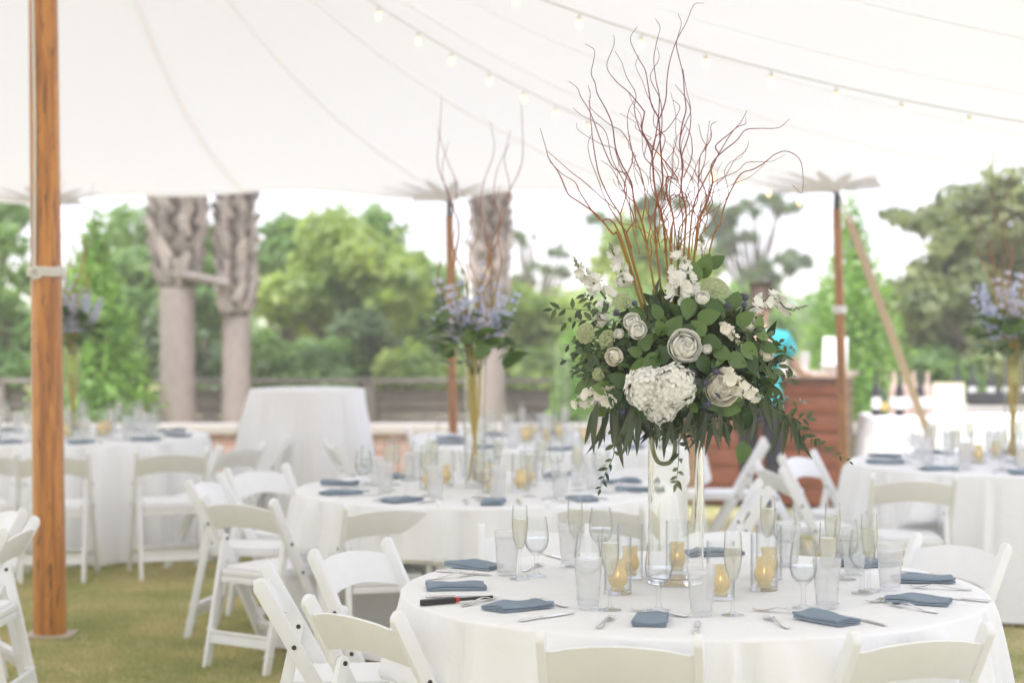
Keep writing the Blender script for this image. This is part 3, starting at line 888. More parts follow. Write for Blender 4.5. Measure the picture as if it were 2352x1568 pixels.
def palm(px, Y, w_low, w_top, boot_py, label, extra=()):
    b = at(px, 980, Y)
    root = thing('palm_tree', label, 'palm tree', (b.x, b.y, 0), group='palm trunks behind the garden wall')
    k = Y / F_PX
    zb = EYE - (boot_py - HORIZON) * k
    r0, r1 = w_low * k / 2, w_top * k / 2
    H = 5.0
    zs = np.linspace(0, H, 40)
    prof = []
    for z in zs:
        r = r0 * (1.08 - 0.02 * z) if z < zb else r0 + (r1 - r0) * min(1, (z - zb) / 0.5) * 0.72
        prof.append((r * (1 + 0.03 * math.sin(z * 23)) * (1 + (0.25 * math.exp(-z / 0.2))), z))
    mk('trunk', lathe('trunk', prof + [(0, H)], 20, smooth=180), M_PALM, root)
    mk('shade_fibre', lathe('shade_fibre', [(r0 + 0.004, zb - 0.03), (r0 + 0.012, zb)] + [(r0 + (r1 - r0) * min(1, (zz - zb) / 0.5) * 0.74 + 0.006, zz) for zz in np.linspace(zb + 0.05, zb + 1.6, 14)], 18, smooth=180), M_SHADEFIBRE, root)
    z, kk = zb, 0
    while z < zb + 1.35:
        m = 7
        for i in range(m):
            a = 2 * PI * (i + 0.5 * (kk % 2)) / m + random.uniform(-0.12, 0.12)
            rr = r0 + (r1 - r0) * min(1, (z - zb) / 0.5) * 0.75
            out = Vector((math.cos(a), math.sin(a), 0))
            tw = 0.5 if (kk % 2) else -0.5
            tang = Vector((-math.sin(a), math.cos(a), 0))
            up = (Vector((0, 0, 1)) + out * random.uniform(0.25, 0.5) + tang * tw * random.uniform(0.6, 1.1)).normalized()
            x = up.cross(out).normalized(); y = x.cross(up) * -1
            s = random.uniform(1.15, 1.6) * (0.55 + 0.45 * w_top / 116)
            M = Matrix(((x.x * s, out.x * s, up.x * s, out.x * rr), (x.y * s, out.y * s, up.y * s, out.y * rr), (x.z * s, out.z * s, up.z * s, z), (0, 0, 0, 1)))
            mk('leaf_boot', BOOT_ME, None, root, M=M)
        z += 0.115; kk += 1
    for i in range(16):
        a = 2 * PI * i / 16
        o = mk('frond', FROND_ME, None, root, (0.1 * math.cos(a), 0.1 * math.sin(a), H + 0.1 * (i % 3)))
        o.rotation_euler = (math.radians(30 - 25 * (i % 3)), 0, a - PI / 2)
    for (x0, y0, x1, y1, w) in extra:
        p0, p1 = at(x0, y0, Y - 0.15) - Vector(root.location), at(x1, y1, Y - 0.2) - Vector(root.location)
        mk('dead_stalk', tube('dead_stalk', [p0, p0.lerp(p1, 0.5) + Vector((0, 0, 0.01)), p1], w * k / 2, w * k / 2.6, n=8), M_BOOT, root)
palm(408, 18.5, 77, 116, 655, 'thick palm trunk with criss-cross leaf stubs, nearer the evergreen cone', [(390, 628, 525, 652, 26)])
palm(543, 18.6, 62, 70, 720, 'narrower palm trunk with leaf stubs beside the white cocktail table', [(590, 640, 566, 712, 18)])
palm(1128, 19.0, 62, 72, 700, 'palm trunk partly hidden behind the blue flower vase')

# ================================================================== BAR, BAR TABLE
bc = at(1936, 1150, 15.3)
YAW = math.radians(17)
bar = thing('mahogany_bar', 'red mahogany board bar with pale top behind the eave pole', 'bar', (bc.x, bc.y, 0), -YAW)
BW, BD, BH = 1.38, 0.62, 1.06
for j in range(7):
    z = 0.02 + j * 0.149
    mk('front_board', box_mesh('front_board', (-BW / 2, 0.0, z + 0.072), (BW, 0.022, 0.143), 0.004), M_BAR, bar)
    mk('side_board', box_mesh('side_board', (0.002, BD / 2, z + 0.072), (0.022, BD - 0.03, 0.143), 0.004), M_BAR, bar)
mk('carcass', box_mesh('carcass', (-BW / 2 - 0.01, BD / 2 + 0.02, 0.53), (BW - 0.04, BD - 0.03, 1.02)), M_BAR, bar)
mk('corner_post', box_mesh('corner_post', (0.012, -0.008, 0.53), (0.05, 0.05, 1.05), 0.004), M_BAR, bar)
mk('bar_top', box_mesh('bar_top', (-BW / 2, BD / 2, BH + 0.02), (BW + 0.10, BD + 0.10, 0.04), 0.006), M_BARTOP, bar)
def bar_at(lx, ly, z=BH + 0.04):
    c, s = math.cos(-YAW), math.sin(-YAW)
    return (bc.x + lx * c - ly * s, bc.y + lx * s + ly * c, z)
M_PAPER = mat('white_card', (0.82, 0.82, 0.80), 0.7)
M_INK = mat('grey_print', (0.45, 0.43, 0.42), 0.8)
M_GILT = mat('pale_gold_frame', (0.66, 0.58, 0.38), 0.4, metal=0.3)
M_PLASTIC = mat('white_plastic', (0.82, 0.82, 0.82), 0.4)
M_BLACKGLASS = mat('dark_bottle_glass', (0.025, 0.022, 0.03), 0.1, coat=0.4)
M_GREENGLASS = mat('green_bottle_glass', (0.05, 0.09, 0.03), 0.1, coat=0.4)
M_BLACK = mat('black_metal', (0.03, 0.03, 0.035), 0.45)
# tilted price card on the bar
c_ = thing('menu_card', 'white tilted menu card standing on the mahogany bar', 'card', bar_at(-0.10, 0.26), -0.25)
R = Matrix.Rotation(math.radians(-14), 3, 'X')
mk('card', box_mesh('card', (0, 0, 0.145), (0.20, 0.010, 0.29), 0.002, R), M_PAPER, c_)
for k in range(5):
    mk('print_line', box_mesh('print_line', R @ Vector((0, -0.0065, 0.22 - 0.035 * k)), (0.13 - 0.02 * (k % 2), 0.001, 0.007), 0, R), M_INK, c_)
mk('strut', box_mesh('strut', (0, 0.09, 0.11), (0.05, 0.006, 0.235), 0, Matrix.Rotation(math.radians(22), 3, 'X')), M_PAPER, c_)
# stacks of cups
CUP = lathe('cup', [(0, 0), (0.026, 0), (0.040, 0.10), (0.042, 0.102), (0.039, 0.10), (0.025, 0.004), (0, 0.004)], 18); CUP.materials.append(M_PLASTIC)
def cup_stack(lx, ly, n, label):
    t = thing('cup_stack', label, 'cups', bar_at(lx, ly), group='white cups on the bar')
    for k in range(n):
        mk('cup', CUP, None, t, (0.002 * (k % 2), 0, 0.016 * k))
cup_stack(-0.34, 0.2, 5, 'short stack of white cups on the bar beside the menu card')
for k, (lx, ly, nn2) in enumerate([(-0.62, 0.22, 9), (-0.70, 0.30, 10), (-0.54, 0.30, 11), (-0.63, 0.38, 8)]):
    cup_stack(lx, ly, nn2, 'tall stack of white cups at the flower side of the bar')
bowl = tag(mk('bowl', lathe('bowl', [(0, 0), (0.05, 0), (0.055, 0.01), (0.11, 0.065), (0.113, 0.067), (0.105, 0.064), (0.05, 0.012), (0, 0.01)], 24), M_PLASTIC, None, bar_at(0.02 - 0.12, 0.08)), 'low white bowl of napkins at the corner of the bar', 'bowl')
tray = thing('serving_tray', 'dark tray under the tall cup stacks on the bar', 'tray', bar_at(-0.95, 0.28))
mk('tray', prism('tray', [(-0.16, -0.12), (0.16, -0.12), (0.16, 0.12), (-0.16, 0.12)], 0, 0.02, (0, 1, 2), 0.008), M_BLACK, tray)

# clothed table with bottles beyond the bar
tb = on(2115, 957, 0.76); tb.x = 3.76
tbl = thing('buffet_table', 'rectangular drinks table under a white cloth right of the bar', 'table', (tb.x, tb.y + 0.2, 0))
def box_cloth(w, d, h, drop):
    V, F = [], []
    per = []
    n = 40
    for s, (ax, ay, bx, by) in enumerate([(-w / 2, -d / 2, w / 2, -d / 2), (w / 2, -d / 2, w / 2, d / 2), (w / 2, d / 2, -w / 2, d / 2), (-w / 2, d / 2, -w / 2, -d / 2)]):
        for k in range(n):
            f = k / n
            per.append((ax + (bx - ax) * f, ay + (by - ay) * f, s))
    rows = 14
    for j in range(rows + 1):
        t = j / rows
        for i, (x, y, s) in enumerate(per):
            fl = t * (0.04 + 0.03 * math.sin(i * 0.9) + 0.02 * math.sin(i * 0.37 + 1))
            nx, ny = [(0, -1), (1, 0), (0, 1), (-1, 0)][s]
            V.append((x + nx * fl, y + ny * fl, h - (h - drop) * t))
    m = len(per)
    for j in range(rows):
        for i in range(m):
            F.append((j * m + i, (j + 1) * m + i, (j + 1) * m + (i + 1) % m, j * m + (i + 1) % m))
    F.append(tuple(range(m)))
    return raw('tablecloth', V, F, 50)
mk('table_top', box_mesh('table_top', (0, 0, 0.735), (1.76, 0.71, 0.03), 0.003), M_FENCE, tbl)
for sx in (-1, 1):
    for sy in (-1, 1):
        mk('leg', box_mesh('leg', (sx * 0.78, sy * 0.28, 0.36), (0.04, 0.04, 0.72)), M_DARKMETAL, tbl)
tag(mk('tablecloth', box_cloth(1.80, 0.75, 0.76, 0.02), M_COCKTAIL, None, (tb.x, tb.y + 0.2, 0)), 'white cloth draped over the drinks table right of the bar', 'tablecloth')
def bottle_mesh(r, h, nr, nh):
    return lathe('bottle', [(0, 0), (r, 0), (r, h), (r * 0.9, h + 0.02), (nr * 1.1, h + 0.07), (nr, h + 0.08), (nr, h + nh), (nr * 1.25, h + nh), (nr * 1.25, h + nh + 0.012), (0, h + nh + 0.012)], 16)
B1, B2 = bottle_mesh(0.037, 0.19, 0.014, 0.15), bottle_mesh(0.042, 0.14, 0.015, 0.12)
LBL = lathe('paper_label', [(0.0385, 0.06), (0.0385, 0.15)], 16); LBL.materials.append(M_PAPER)
LBL2 = lathe('paper_label', [(0.0435, 0.04), (0.0435, 0.11)], 16); LBL2.materials.append(mat('ochre_label', (0.6, 0.45, 0.12), 0.6))
B1.materials.append(M_BLACKGLASS); B2.materials.append(M_GREENGLASS)
B3 = B1.copy(); B3.materials.clear(); B3.materials.append(mat('pale_bottle', (0.62, 0.45, 0.38), 0.15, coat=0.5))
for i, (px, kind_) in enumerate([(2012, 0), (2028, 1), (2052, 2), (2066, 0), (2080, 2), (2098, 2), (2113, 0), (2130, 2)]):
    me, lb, nm = [(B1, LBL, 'dark wine bottle with a white label on the drinks table'), (B2, LBL2, 'squat green bottle with ochre label on the drinks table'), (B3, LBL, 'pale rose bottle with white label on the drinks table')][kind_]
    q = at(px, 955, tb.y + 0.12 + 0.09 * (i % 3))
    t = mk('bottle', me, None, None, (q.x, q.y, 0.761))
    tag(t, nm, 'bottle', 'bottles on the drinks table')
    mk('paper_label', lb, None, t)
# framed sign
fs = at(2180, 957, tb.y + 0.02)
t = thing('framed_sign', 'white framed sign with faint print on the drinks table', 'sign', (fs.x, fs.y, 0.763), -0.06)
R = Matrix.Rotation(math.radians(-8), 3, 'X')
mk('sheet', box_mesh('sheet', R @ Vector((0, 0, 0.135)), (0.22, 0.006, 0.25), 0, R), M_PAPER, t)
for (cx_, cz_, sx_, sz_) in [(0, 0.010, 0.25, 0.018), (0, 0.262, 0.25, 0.018), (-0.118, 0.136, 0.016, 0.234), (0.118, 0.136, 0.016, 0.234)]:
    mk('frame_bar', box_mesh('frame_bar', R @ Vector((cx_, 0, cz_)), (sx_, 0.014, sz_), 0.002, R), M_GILT, t)
for k, w_ in enumerate([0.06, 0.11, 0.09, 0.10, 0.05]):
    mk('print_line', box_mesh('print_line', R @ Vector((-0.02, -0.0042, 0.21 - 0.035 * k)), (w_, 0.001, 0.006), 0, R), M_INK, t)
mk('easel', box_mesh('easel', (0, 0.07, 0.10), (0.05, 0.006, 0.215), 0, Matrix.Rotation(math.radians(20), 3, 'X')), M_GILT, t)
# grey stone counter with dark bottles further right
gc = at(2320, 960, 16.6)
ct = thing('stone_counter', 'pale grey stone counter beyond the right hand flower vase', 'counter', (gc.x, gc.y + 0.3, 0))
M_STONE = mat('grey_stone', (0.50, 0.475, 0.45), 0.8, var=0.15, scale=5, bump=0.5, bscale=40)
mk('base', box_mesh('base', (0.25, 0, 0.36), (1.5, 0.5, 0.72), 0.01), M_STONE, ct)
mk('slab', box_mesh('slab', (0.25, 0, 0.745), (1.6, 0.6, 0.05), 0.008), M_STONE, ct)
for k in range(9):
    t = mk('bottle', B1, None, None, (gc.x - 0.40 + 0.15 * k, gc.y + 0.26 + 0.07 * (k % 2), 0.771))
    tag(t, 'dark wine bottle lined up on the stone counter', 'bottle', 'bottles on the stone counter')
    mk('paper_label', LBL, None, t)
BX = thing('black_crate', 'low black crate on the stone counter', 'crate', (gc.x + 0.1, gc.y + 0.08, 0.771))
for (c3, s3) in [((0, 0, 0.005), (0.9, 0.16, 0.01)), ((0, -0.075, 0.06), (0.9, 0.01, 0.10)), ((0, 0.075, 0.06), (0.9, 0.01, 0.10)), ((-0.445, 0, 0.06), (0.01, 0.14, 0.10)), ((0.445, 0, 0.06), (0.01, 0.14, 0.10))]:
    mk('crate_panel', box_mesh('crate_panel', c3, s3, 0.001), M_BLACK, BX)

# cocktail table
ck = on(706, 893, 1.07)
ckr = 0.395
def round_cloth(R, h, drop, seed, flare=0.09, folds=17, amp=0.034, chairs=(), loc=(0, 0), rows=34, n=320, sharp=1.0):
    rr = random.Random(seed)
    wp = [rr.uniform(0, 2 * PI) for _ in range(8)]
    pleats = []                                          # (angle, half width, height, drift): ridges and pinched valleys
    a = 0.0
    while a < 2 * PI - 0.5 * 2 * PI / folds:
        a += 2 * PI / folds * rr.uniform(0.45, 1.55)
        wd = 0.035 / R * rr.uniform(0.5, 1.5)
        pleats.append((a, wd, rr.uniform(0.5, 1.3), rr.uniform(-0.06, 0.06), rr.uniform(0.25, 0.8)))
        pleats.append((a + wd * rr.choice((-2.1, 2.1)), wd * 0.8, -rr.uniform(0.4, 1.2), rr.uniform(-0.05, 0.05), rr.uniform(0.25, 0.8)))
    V, F = [], []
    prof = []
    for j in range(9):                                   # top
        prof.append((R * (j + 0.0) / 8.6, h, 0.0))
    for k in range(1, 6):                                # rounded edge
        a = PI / 2 * k / 5
        prof.append((R - 0.012 + 0.012 * math.sin(a), h - 0.012 + 0.012 * math.cos(a), 0.0))
    for j in range(1, rows + 1):
        prof.append((R, h - 0.012 - (h - 0.012 - drop) * j / rows, j / rows))
    for (r, z, t) in prof:
        for i in range(n):
            a = 2 * PI * i / n
            w = 0.0
            if t > 0:
                for (pa, pw, ph, dr, pe) in pleats:
                    da = (a - pa - dr * t + PI) % (2 * PI) - PI
                    sw = pw * (0.6 + 0.9 * t)
                    if abs(da) < 3.2 * sw:
                        w += ph * t ** pe * math.exp(-(da / sw) ** 2)
                w += 0.35 * t ** 0.5 * (math.sin((folds // 3) * a + wp[1]) + 0.6 * math.sin((folds // 2 + 1) * a + wp[2]))
            q = r
            if t > 0:
                q = r + flare * t ** 0.9 + amp * w
                q = max(q, R - 0.004 - 0.07 * t)
            zz = z + (0.0012 * math.sin(9 * a + 14 * r) * (1 if r < R * 0.9 else 0.3) if t == 0 else 0)
            x, y = q * math.cos(a), q * math.sin(a)
            for (ox, oy, fx_, fy_) in (chairs if t > 0 else ()):             # cloth is pushed in by a seat slid under the table
                dx, dy = x + loc[0] - ox, y + loc[1] - oy
                ly = dx * fx_ + dy * fy_
                lx = dx * fy_ - dy * fx_
                if -0.42 < ly < 0.255 and abs(lx) < 0.235 and zz < 0.52:
                    wx = min(1, max(0, (0.235 - abs(lx)) / 0.045)); wx = wx * wx * (3 - 2 * wx)
                    wz = min(1, max(0, (0.52 - zz) / 0.06)); wz = wz * wz * (3 - 2 * wz)
                    sh = (0.255 - ly) * wx * wz
                    x += fx_ * sh; y += fy_ * sh
            V.append((x, y, zz))
    m = len(prof)
    for j in range(1, m - 1):
        for i in range(n):
            F.append((j * n + i, (j + 1) * n + i, (j + 1) * n + (i + 1) % n, j * n + (i + 1) % n))
    F.append(tuple(n + i for i in range(n)))
    bm = bmesh.new()
    vv = [bm.verts.new(v) for v in V]
    for f in F: bm.faces.new([vv[i] for i in f])
    bmesh.ops.delete(bm, geom=[v for v in bm.verts if not v.link_faces], context='VERTS')
    return finish(bm, 'tablecloth', 60)
t = thing('cocktail_table', 'tall round cocktail table under a white floor length cloth', 'table', (ck.x, ck.y, 0))
mk('table_top', lathe('table_top', [(0, 1.035), (0.38, 1.035), (0.38, 1.062), (0, 1.062)], 40), M_FENCE, t)
mk('column', lathe('column', [(0, 0.03), (0.04, 0.03), (0.04, 1.04), (0, 1.04)], 14), M_DARKMETAL, t)
mk('foot', lathe('foot', [(0, 0), (0.26, 0), (0.26, 0.012), (0.05, 0.035), (0, 0.035)], 24), M_DARKMETAL, t)
tag(mk('tablecloth', round_cloth(ckr, 1.072, 0.005, 21, flare=0.17, folds=11, amp=0.045, n=420), M_COCKTAIL, None, (ck.x, ck.y, 0)), 'white floor length cloth draped over the tall cocktail table', 'tablecloth')

# ================================================================== FOLDING CHAIR
CH_TOP, CH_BACK, CH_FRONT = 0.785, -0.235, 0.205
def chair_proto():
    root = thing('folding_chair', 'x', 'chair', (0, 0, 0))
    dirv = Vector((0, CH_BACK - CH_FRONT, CH_TOP)).normalized()          # up along the post (y,z)
    nrm = Vector((0, dirv.z, -dirv.y))                                    # towards the front/up
    top = Vector((0, CH_BACK, CH_TOP)); bot = Vector((0, CH_FRONT, 0))
    hw = 0.0235
    L = (top - bot).length
    def pt(s, w):                                                         # s along post from the floor, w across
        q = bot + dirv * s + nrm * w
        return (q.y, q.z)
    poly = []
    k = dirv.y / dirv.z
    for w in (-hw, hw):                                                   # horizontal cut at the floor
        q = bot + nrm * w
        s = -q.z / dirv.z
        poly.append(pt(s, w))
    cen = L - 0.024
    for i in range(9):
        a = PI * i / 8
        poly.append(pt(cen + 0.024 * math.sin(a), hw * math.cos(a) + 0.006 * math.sin(a)))
    for sx in (-1, 1):
        x0, x1 = (0.196, 0.222) if sx > 0 else (-0.222, -0.196)
        me = prism('back_post', poly, x0, x1, (1, 2, 0), 0.005, 2)
        mk('back_post', me, M_RESIN, root)
    # curved back panel, in the plane of the posts
    V, F = [], []
    nu, nv = 22, 5
    for side_ in (0, 1):
        for i in range(nu + 1):
            u = -1 + 2 * i / nu
            crown = math.cos(u * PI / 2)
            dip = math.exp(-((abs(u) - 0.88) / 0.12) ** 2)
            s_top = L - 0.052 + 0.034 * crown - 0.005 * dip
            s_bot = L - 0.185 + 0.042 * crown ** 0.9
            for j in range(nv + 1):
                s = s_bot + (s_top - s_bot) * j / nv
                w = -0.012 - 0.018 * (1 - u * u) + (0.007 if side_ else -0.007)
                if j in (0, nv): w += (-0.0035 if side_ else 0.0035)
                q = bot + dirv * s + nrm * w
                V.append((u * 0.1965, q.y, q.z))
    o2 = (nu + 1) * (nv + 1)
    def I(s_, i, j): return s_ * o2 + i * (nv + 1) + j
    for i in range(nu):
        for j in range(nv):
            F.append((I(0, i, j), I(0, i, j + 1), I(0, i + 1, j + 1), I(0, i + 1, j)))
            F.append((I(1, i, j), I(1, i + 1, j), I(1, i + 1, j + 1), I(1, i, j + 1)))
        F.append((I(0, i, nv), I(1, i, nv), I(1, i + 1, nv), I(0, i + 1, nv)))
        F.append((I(0, i, 0), I(0, i + 1, 0), I(1, i + 1, 0), I(1, i, 0)))
    me = raw('backrest', V, F, 70)
    mk('backrest', me, M_RESIN, root)
    # seat: frame with a padded top
    def rr_poly(w, y0, y1, r):
        pts = []
        for (cx_, cy_, a0) in ((w - r, y1 - r, 0), (-w + r, y1 - r, PI / 2), (-w + r * 0.4, y0 + r * 0.4, PI), (w - r * 0.4, y0 + r * 0.4, 1.5 * PI)):
            rad = r if cy_ > 0 else r * 0.4
            for k_ in range(5):
                a = a0 + PI / 2 * k_ / 4
                pts.append((cx_ + rad * math.cos(a), cy_ + rad * math.sin(a)))
        return pts
    seat = mk('seat', prism('seat', rr_poly(0.168, -0.165, 0.225, 0.05), 0.412, 0.440, (0, 1, 2), 0.005), M_RESIN, root)
    mk('seat_pad', prism('seat_pad', rr_poly(0.155, -0.150, 0.212, 0.045), 0.4405, 0.456, (0, 1, 2), 0.009, 3), M_PAD, seat)
    mk('seat_rail', box_mesh('seat_rail', (0, -0.155, 0.395), (0.33, 0.022, 0.03), 0.003), M_RESIN, seat)
    # rear legs with rounded tops, inside the posts
    pz = 0.575; py = CH_BACK + (CH_FRONT - CH_BACK) * (CH_TOP - pz) / CH_TOP
    t_, b_ = Vector((0, py, pz)), Vector((0, -0.245, 0))
    d = (t_ - b_).normalized(); n2 = Vector((0, d.z, -d.y)); h2 = 0.019
    poly = []
    for w in (-h2, h2):
        q = b_ + n2 * w; s = -q.z / d.z; q = q + d * s; poly.append((q.y, q.z))
    for i in range(9):
        a = PI * i / 8
        q = t_ + n2 * h2 * math.cos(a) + d * 0.022 * math.sin(a); poly.append((q.y, q.z))
    for sx in (-1, 1):
        x0, x1 = (0.171, 0.194) if sx > 0 else (-0.194, -0.171)
        leg = mk('rear_leg', prism('rear_leg', poly, x0, x1, (1, 2, 0), 0.004), M_RESIN, root)
        for zz in (0.085, 0.175):
            q = b_ + d * zz
            mk('leg_ridge', box_mesh('leg_ridge', (0.1825 * sx, q.y, q.z), (0.029, 0.044, 0.008), 0.002), M_RESIN, leg)
    # crossbars
    q = b_ + d * 0.135
    ang = math.atan2(-d.y, d.z)
    R = Matrix.Rotation(ang, 3, 'X')
    mk('crossbar', box_mesh('crossbar', (0, q.y, q.z), (0.345, 0.020, 0.05), 0.004, R), M_RESIN, root)
    mk('crossbar', box_mesh('crossbar', (0, q.y - 0.002, q.z + 0.03), (0.345, 0.028, 0.012), 0.003, R), M_RESIN, root)
    q = bot + dirv * 0.16
    mk('crossbar', box_mesh('crossbar', (0, q.y, q.z), (0.395, 0.022, 0.045), 0.004, Matrix.Rotation(math.atan2(-dirv.y, dirv.z), 3, 'X')), M_RESIN, root)
    bolt = lathe('bolt', [(0, 0), (0.008, 0), (0.0075, 0.004), (0.003, 0.005), (0, 0.003)], 12)
    bolt.materials.append(M_BOLT)
    q2 = bot + dirv * (0.44 / dirv.z)
    for sx in (-1, 1):
        for (yy, zz) in ((py, pz), (q2.y, q2.z)):
            o = mk('bolt', bolt, None, root, (0.2215 * sx, yy, zz)); o.rotation_euler = (0, sx * PI / 2, 0)
        o = mk('bolt', bolt, None, root, (0.1945 * sx - 0.0225 * sx, py, pz)); o.rotation_euler = (0, -sx * PI / 2, 0)
    return root
CHAIR0 = chair_proto()
CHAIR_USED = [False]
CHAIRS = []                                              # (x, y, fx, fy) of every chair
def place_chair(org, f, label, group):
    f = Vector((f[0], f[1], 0)).normalized()
    rz = math.atan2(-f.x, f.y)
    if not CHAIR_USED[0]:
        CHAIR_USED[0] = True
        c = CHAIR0; c.location = (org[0], org[1], 0); c.rotation_euler = (0, 0, rz); c['label'] = label; c['group'] = group
    else:
        c = dup(CHAIR0, (org[0], org[1], 0), rz, label, group)
    CHAIRS.append((org[0], org[1], f.x, f.y))
    return c
def chair_px(L, R, away, label, group):
    """from the two post tops seen in the photo"""
    a, b = on(L[0], L[1], CH_TOP), on(R[0], R[1], CH_TOP)
    d = b - a
    f = Vector((-d.y, d.x, 0)) if away else Vector((d.y, -d.x, 0))
    f.normalize()
    mid = (a + b) / 2
    return place_chair(mid - f * CH_BACK, f, label, group)
g1, g2, g3, g4, g5 = ['chairs around the ' + s for s in ('table with the white bouquet', 'table in front of the cocktail table', 'table behind the thick centre pole', 'table beside the bar', 'table behind the blue flower vase')]
W = 'white folding chair '
chair_px((1240, 1450), (1605, 1460), True, W + 'tucked under the bouquet table before a napkin and single fork', g1)
chair_px((1960, 1455), (2280, 1432), True, W + 'tucked under the bouquet table before a napkin with two forks', g1)
chair_px((2105, 1223), (2321, 1250), False, W + 'facing the bouquet table from the bar side', g1)
chair_px((711, 1370), (897, 1405), True, W + 'at the bouquet table right behind the black lighter', g1)
chair_px((590, 1330), (604, 1294), False, W + 'edge on, pulled back from the bouquet table beside the lawn', g1)
chair_px((720, 1262), (878, 1236), False, W + 'seat side showing between bouquet table and cocktail table', g1)
chair_px((1108, 1204), (1348, 1204), False, W + 'behind the bouquet table, across from the lighter', g1)
chair_px((1565, 1203), (1800, 1203), False, W + 'behind the bouquet table and its tall vase', g1)
place_chair((1.52, 5.46), (-0.93, 0.30), W + 'at the bouquet table, only its seat corner showing', g1)
T2 = 'at the table by the cocktail table, '
chair_px((788, 1157), (1014, 1151), True, W + T2 + 'back turned, two napkins before it', g2)
chair_px((1249, 1150), (1482, 1155), True, W + T2 + 'back turned, behind the tall flute', g2)
chair_px((468, 1135), (623, 1147), True, W + T2 + 'legs free on the open lawn', g2)
place_chair((-1.33, 9.50), (0.97, -0.22), W + T2 + 'edge on behind another chair', g2)
place_chair((-1.20, 10.02), (0.72, -0.62), W + T2 + 'seat side facing the candles', g2)
place_chair((1.00, 9.22), (-1, 0.03), W + T2 + 'facing it from the bar side', g2)
place_chair((0.62, 10.22), (-0.5, -0.86), W + T2 + 'behind the tall vase', g2)
T3 = 'at the table behind the thick pole, '
chair_px((326, 1032), (462, 1029), True, W + T3 + 'back and legs fully visible', g3)
chair_px((48, 1036), (190, 1035), True, W + T3 + 'half hidden by the pole', g3)
chair_px((-110, 1037), (38, 1033), True, W + T3 + 'left of the pole', g3)
place_chair((-1.76, 12.72), (-0.95, -0.28), W + T3 + 'cocktail table behind it', g3)
place_chair((-1.88, 11.95), (-0.85, 0.52), W + T3 + 'back to the cocktail table', g3)
T4 = 'at the table beside the bar, '
chair_px((2005, 1089), (2194, 1090), True, W + T4 + 'back turned to the bouquet table', g4)
place_chair((1.86, 11.0), (0.82, -0.57), W + T4 + 'seat side before the mahogany boards', g4)
place_chair((1.62, 10.36), (0.97, 0.20), W + T4 + 'seen edge on beside the mahogany boards', g4)
T5 = 'at the table behind the blue vase, '
place_chair((1.40, 12.20), (-0.96, 0.10), W + T5 + 'beside the person in turquoise', g5)
place_chair((-0.94, 12.15), (0.95, 0.25), W + T5 + 'before the cocktail cloth', g5)
place_chair((-0.42, 13.15), (0.55, -0.83), W + T5 + 'near the coping wall', g5)
g6 = 'chairs at the left edge beside the thick pole'
chair_px((16, 1214), (85, 1187), True, W + 'at the left edge overlapping the thick pole', g6)
chair_px((2, 1150), (56, 1168), False, W + 'at the left edge behind the one overlapping the thick pole', g6)
place_chair((-2.55, 7.05), (-0.93, 0.36), W + 'at the left edge, only its leg and crossbar in view', g6)

# ================================================================== ROUND TABLES
TABLES = {1: ((0.565, 5.955), 'the white bouquet table'), 2: ((-0.135, 9.22), 'the table by the cocktail table'), 3: ((-2.99, 12.9), 'the table behind the thick pole'),
          4: ((2.83, 10.72), 'the table beside the bar'), 5: ((0.30, 12.35), 'the table behind the blue vase')}
TR, TH = 0.915, 0.76
TOPME = lathe('table_top', [(0, 0.728), (0.905, 0.728), (0.908, 0.735), (0.908, 0.750), (0, 0.752)], 60); TOPME.materials.append(M_FENCE)
LEGME = tube('table_leg', [Vector((0, 0, 0)), Vector((0, 0, 0.73))], 0.018, n=10); LEGME.materials.append(M_DARKMETAL)
for k_, ((tx, ty), desc) in TABLES.items():
    t = thing('round_table', 'round banquet table hidden under its cloth: ' + desc, 'table', (tx, ty, 0), group='round banquet tables')
    mk('table_top', TOPME, None, t)
    for i in range(4):
        a = PI / 4 + i * PI / 2 + 0.35
        mk('leg', LEGME, None, t, (0.30 * math.cos(a), 0.30 * math.sin(a), 0))
    near = [c for c in CHAIRS if math.hypot(c[0] - tx, c[1] - ty) < 1.7]
    me = round_cloth(TR, TH, 0.012, 40 + k_, flare=0.10, folds=28, amp=0.058, chairs=near, loc=(tx, ty), n=760 if k_ == 1 else 520)
    tag(mk('tablecloth', me, M_CLOTH, None, (tx, ty, 0)), 'white floor length round cloth draped over ' + desc, 'tablecloth', 'white round tablecloths')
ZT = TH + 0.0016

# ================================================================== TABLEWARE PROTOTYPES
TUMB = lathe('tumbler', [(0, 0), (0.0300, 0), (0.0312, 0.004), (0.0345, 0.05), (0.0420, 0.142), (0.0424, 0.146), (0.0408, 0.146), (0.0400, 0.142), (0.0330, 0.05), (0.029, 0.010), (0, 0.010)], 30)
TUMB.materials.append(M_FROST)
TUMBW = lathe('water', [(0, 0.012), (0.0285, 0.012), (0.0325, 0.05), (0.0385, 0.122), (0, 0.122)], 24); TUMBW.materials.append(M_WATER)
FLUTE = lathe('flute', [(0, 0.0), (0.0335, 0.0), (0.0335, 0.0015), (0.016, 0.005), (0.006, 0.012), (0.0042, 0.03), (0.0042, 0.085), (0.007, 0.094), (0.015, 0.110), (0.0225, 0.135), (0.0262, 0.165), (0.0265, 0.190), (0.0240, 0.238), (0.0235, 0.240), (0.0228, 0.238), (0.0252, 0.190), (0.0249, 0.165), (0.0212, 0.135), (0.0135, 0.110), (0.004, 0.097), (0, 0.096)], 28)
FLUTE.materials.append(M_GLASS)
FIZZ = lathe('champagne', [(0, 0.0975), (0.004, 0.098), (0.0130, 0.1105), (0.0207, 0.1355), (0.0244, 0.165), (0.0247, 0.190), (0.0246, 0.196), (0, 0.196)], 24); FIZZ.materials.append(M_FIZZ)
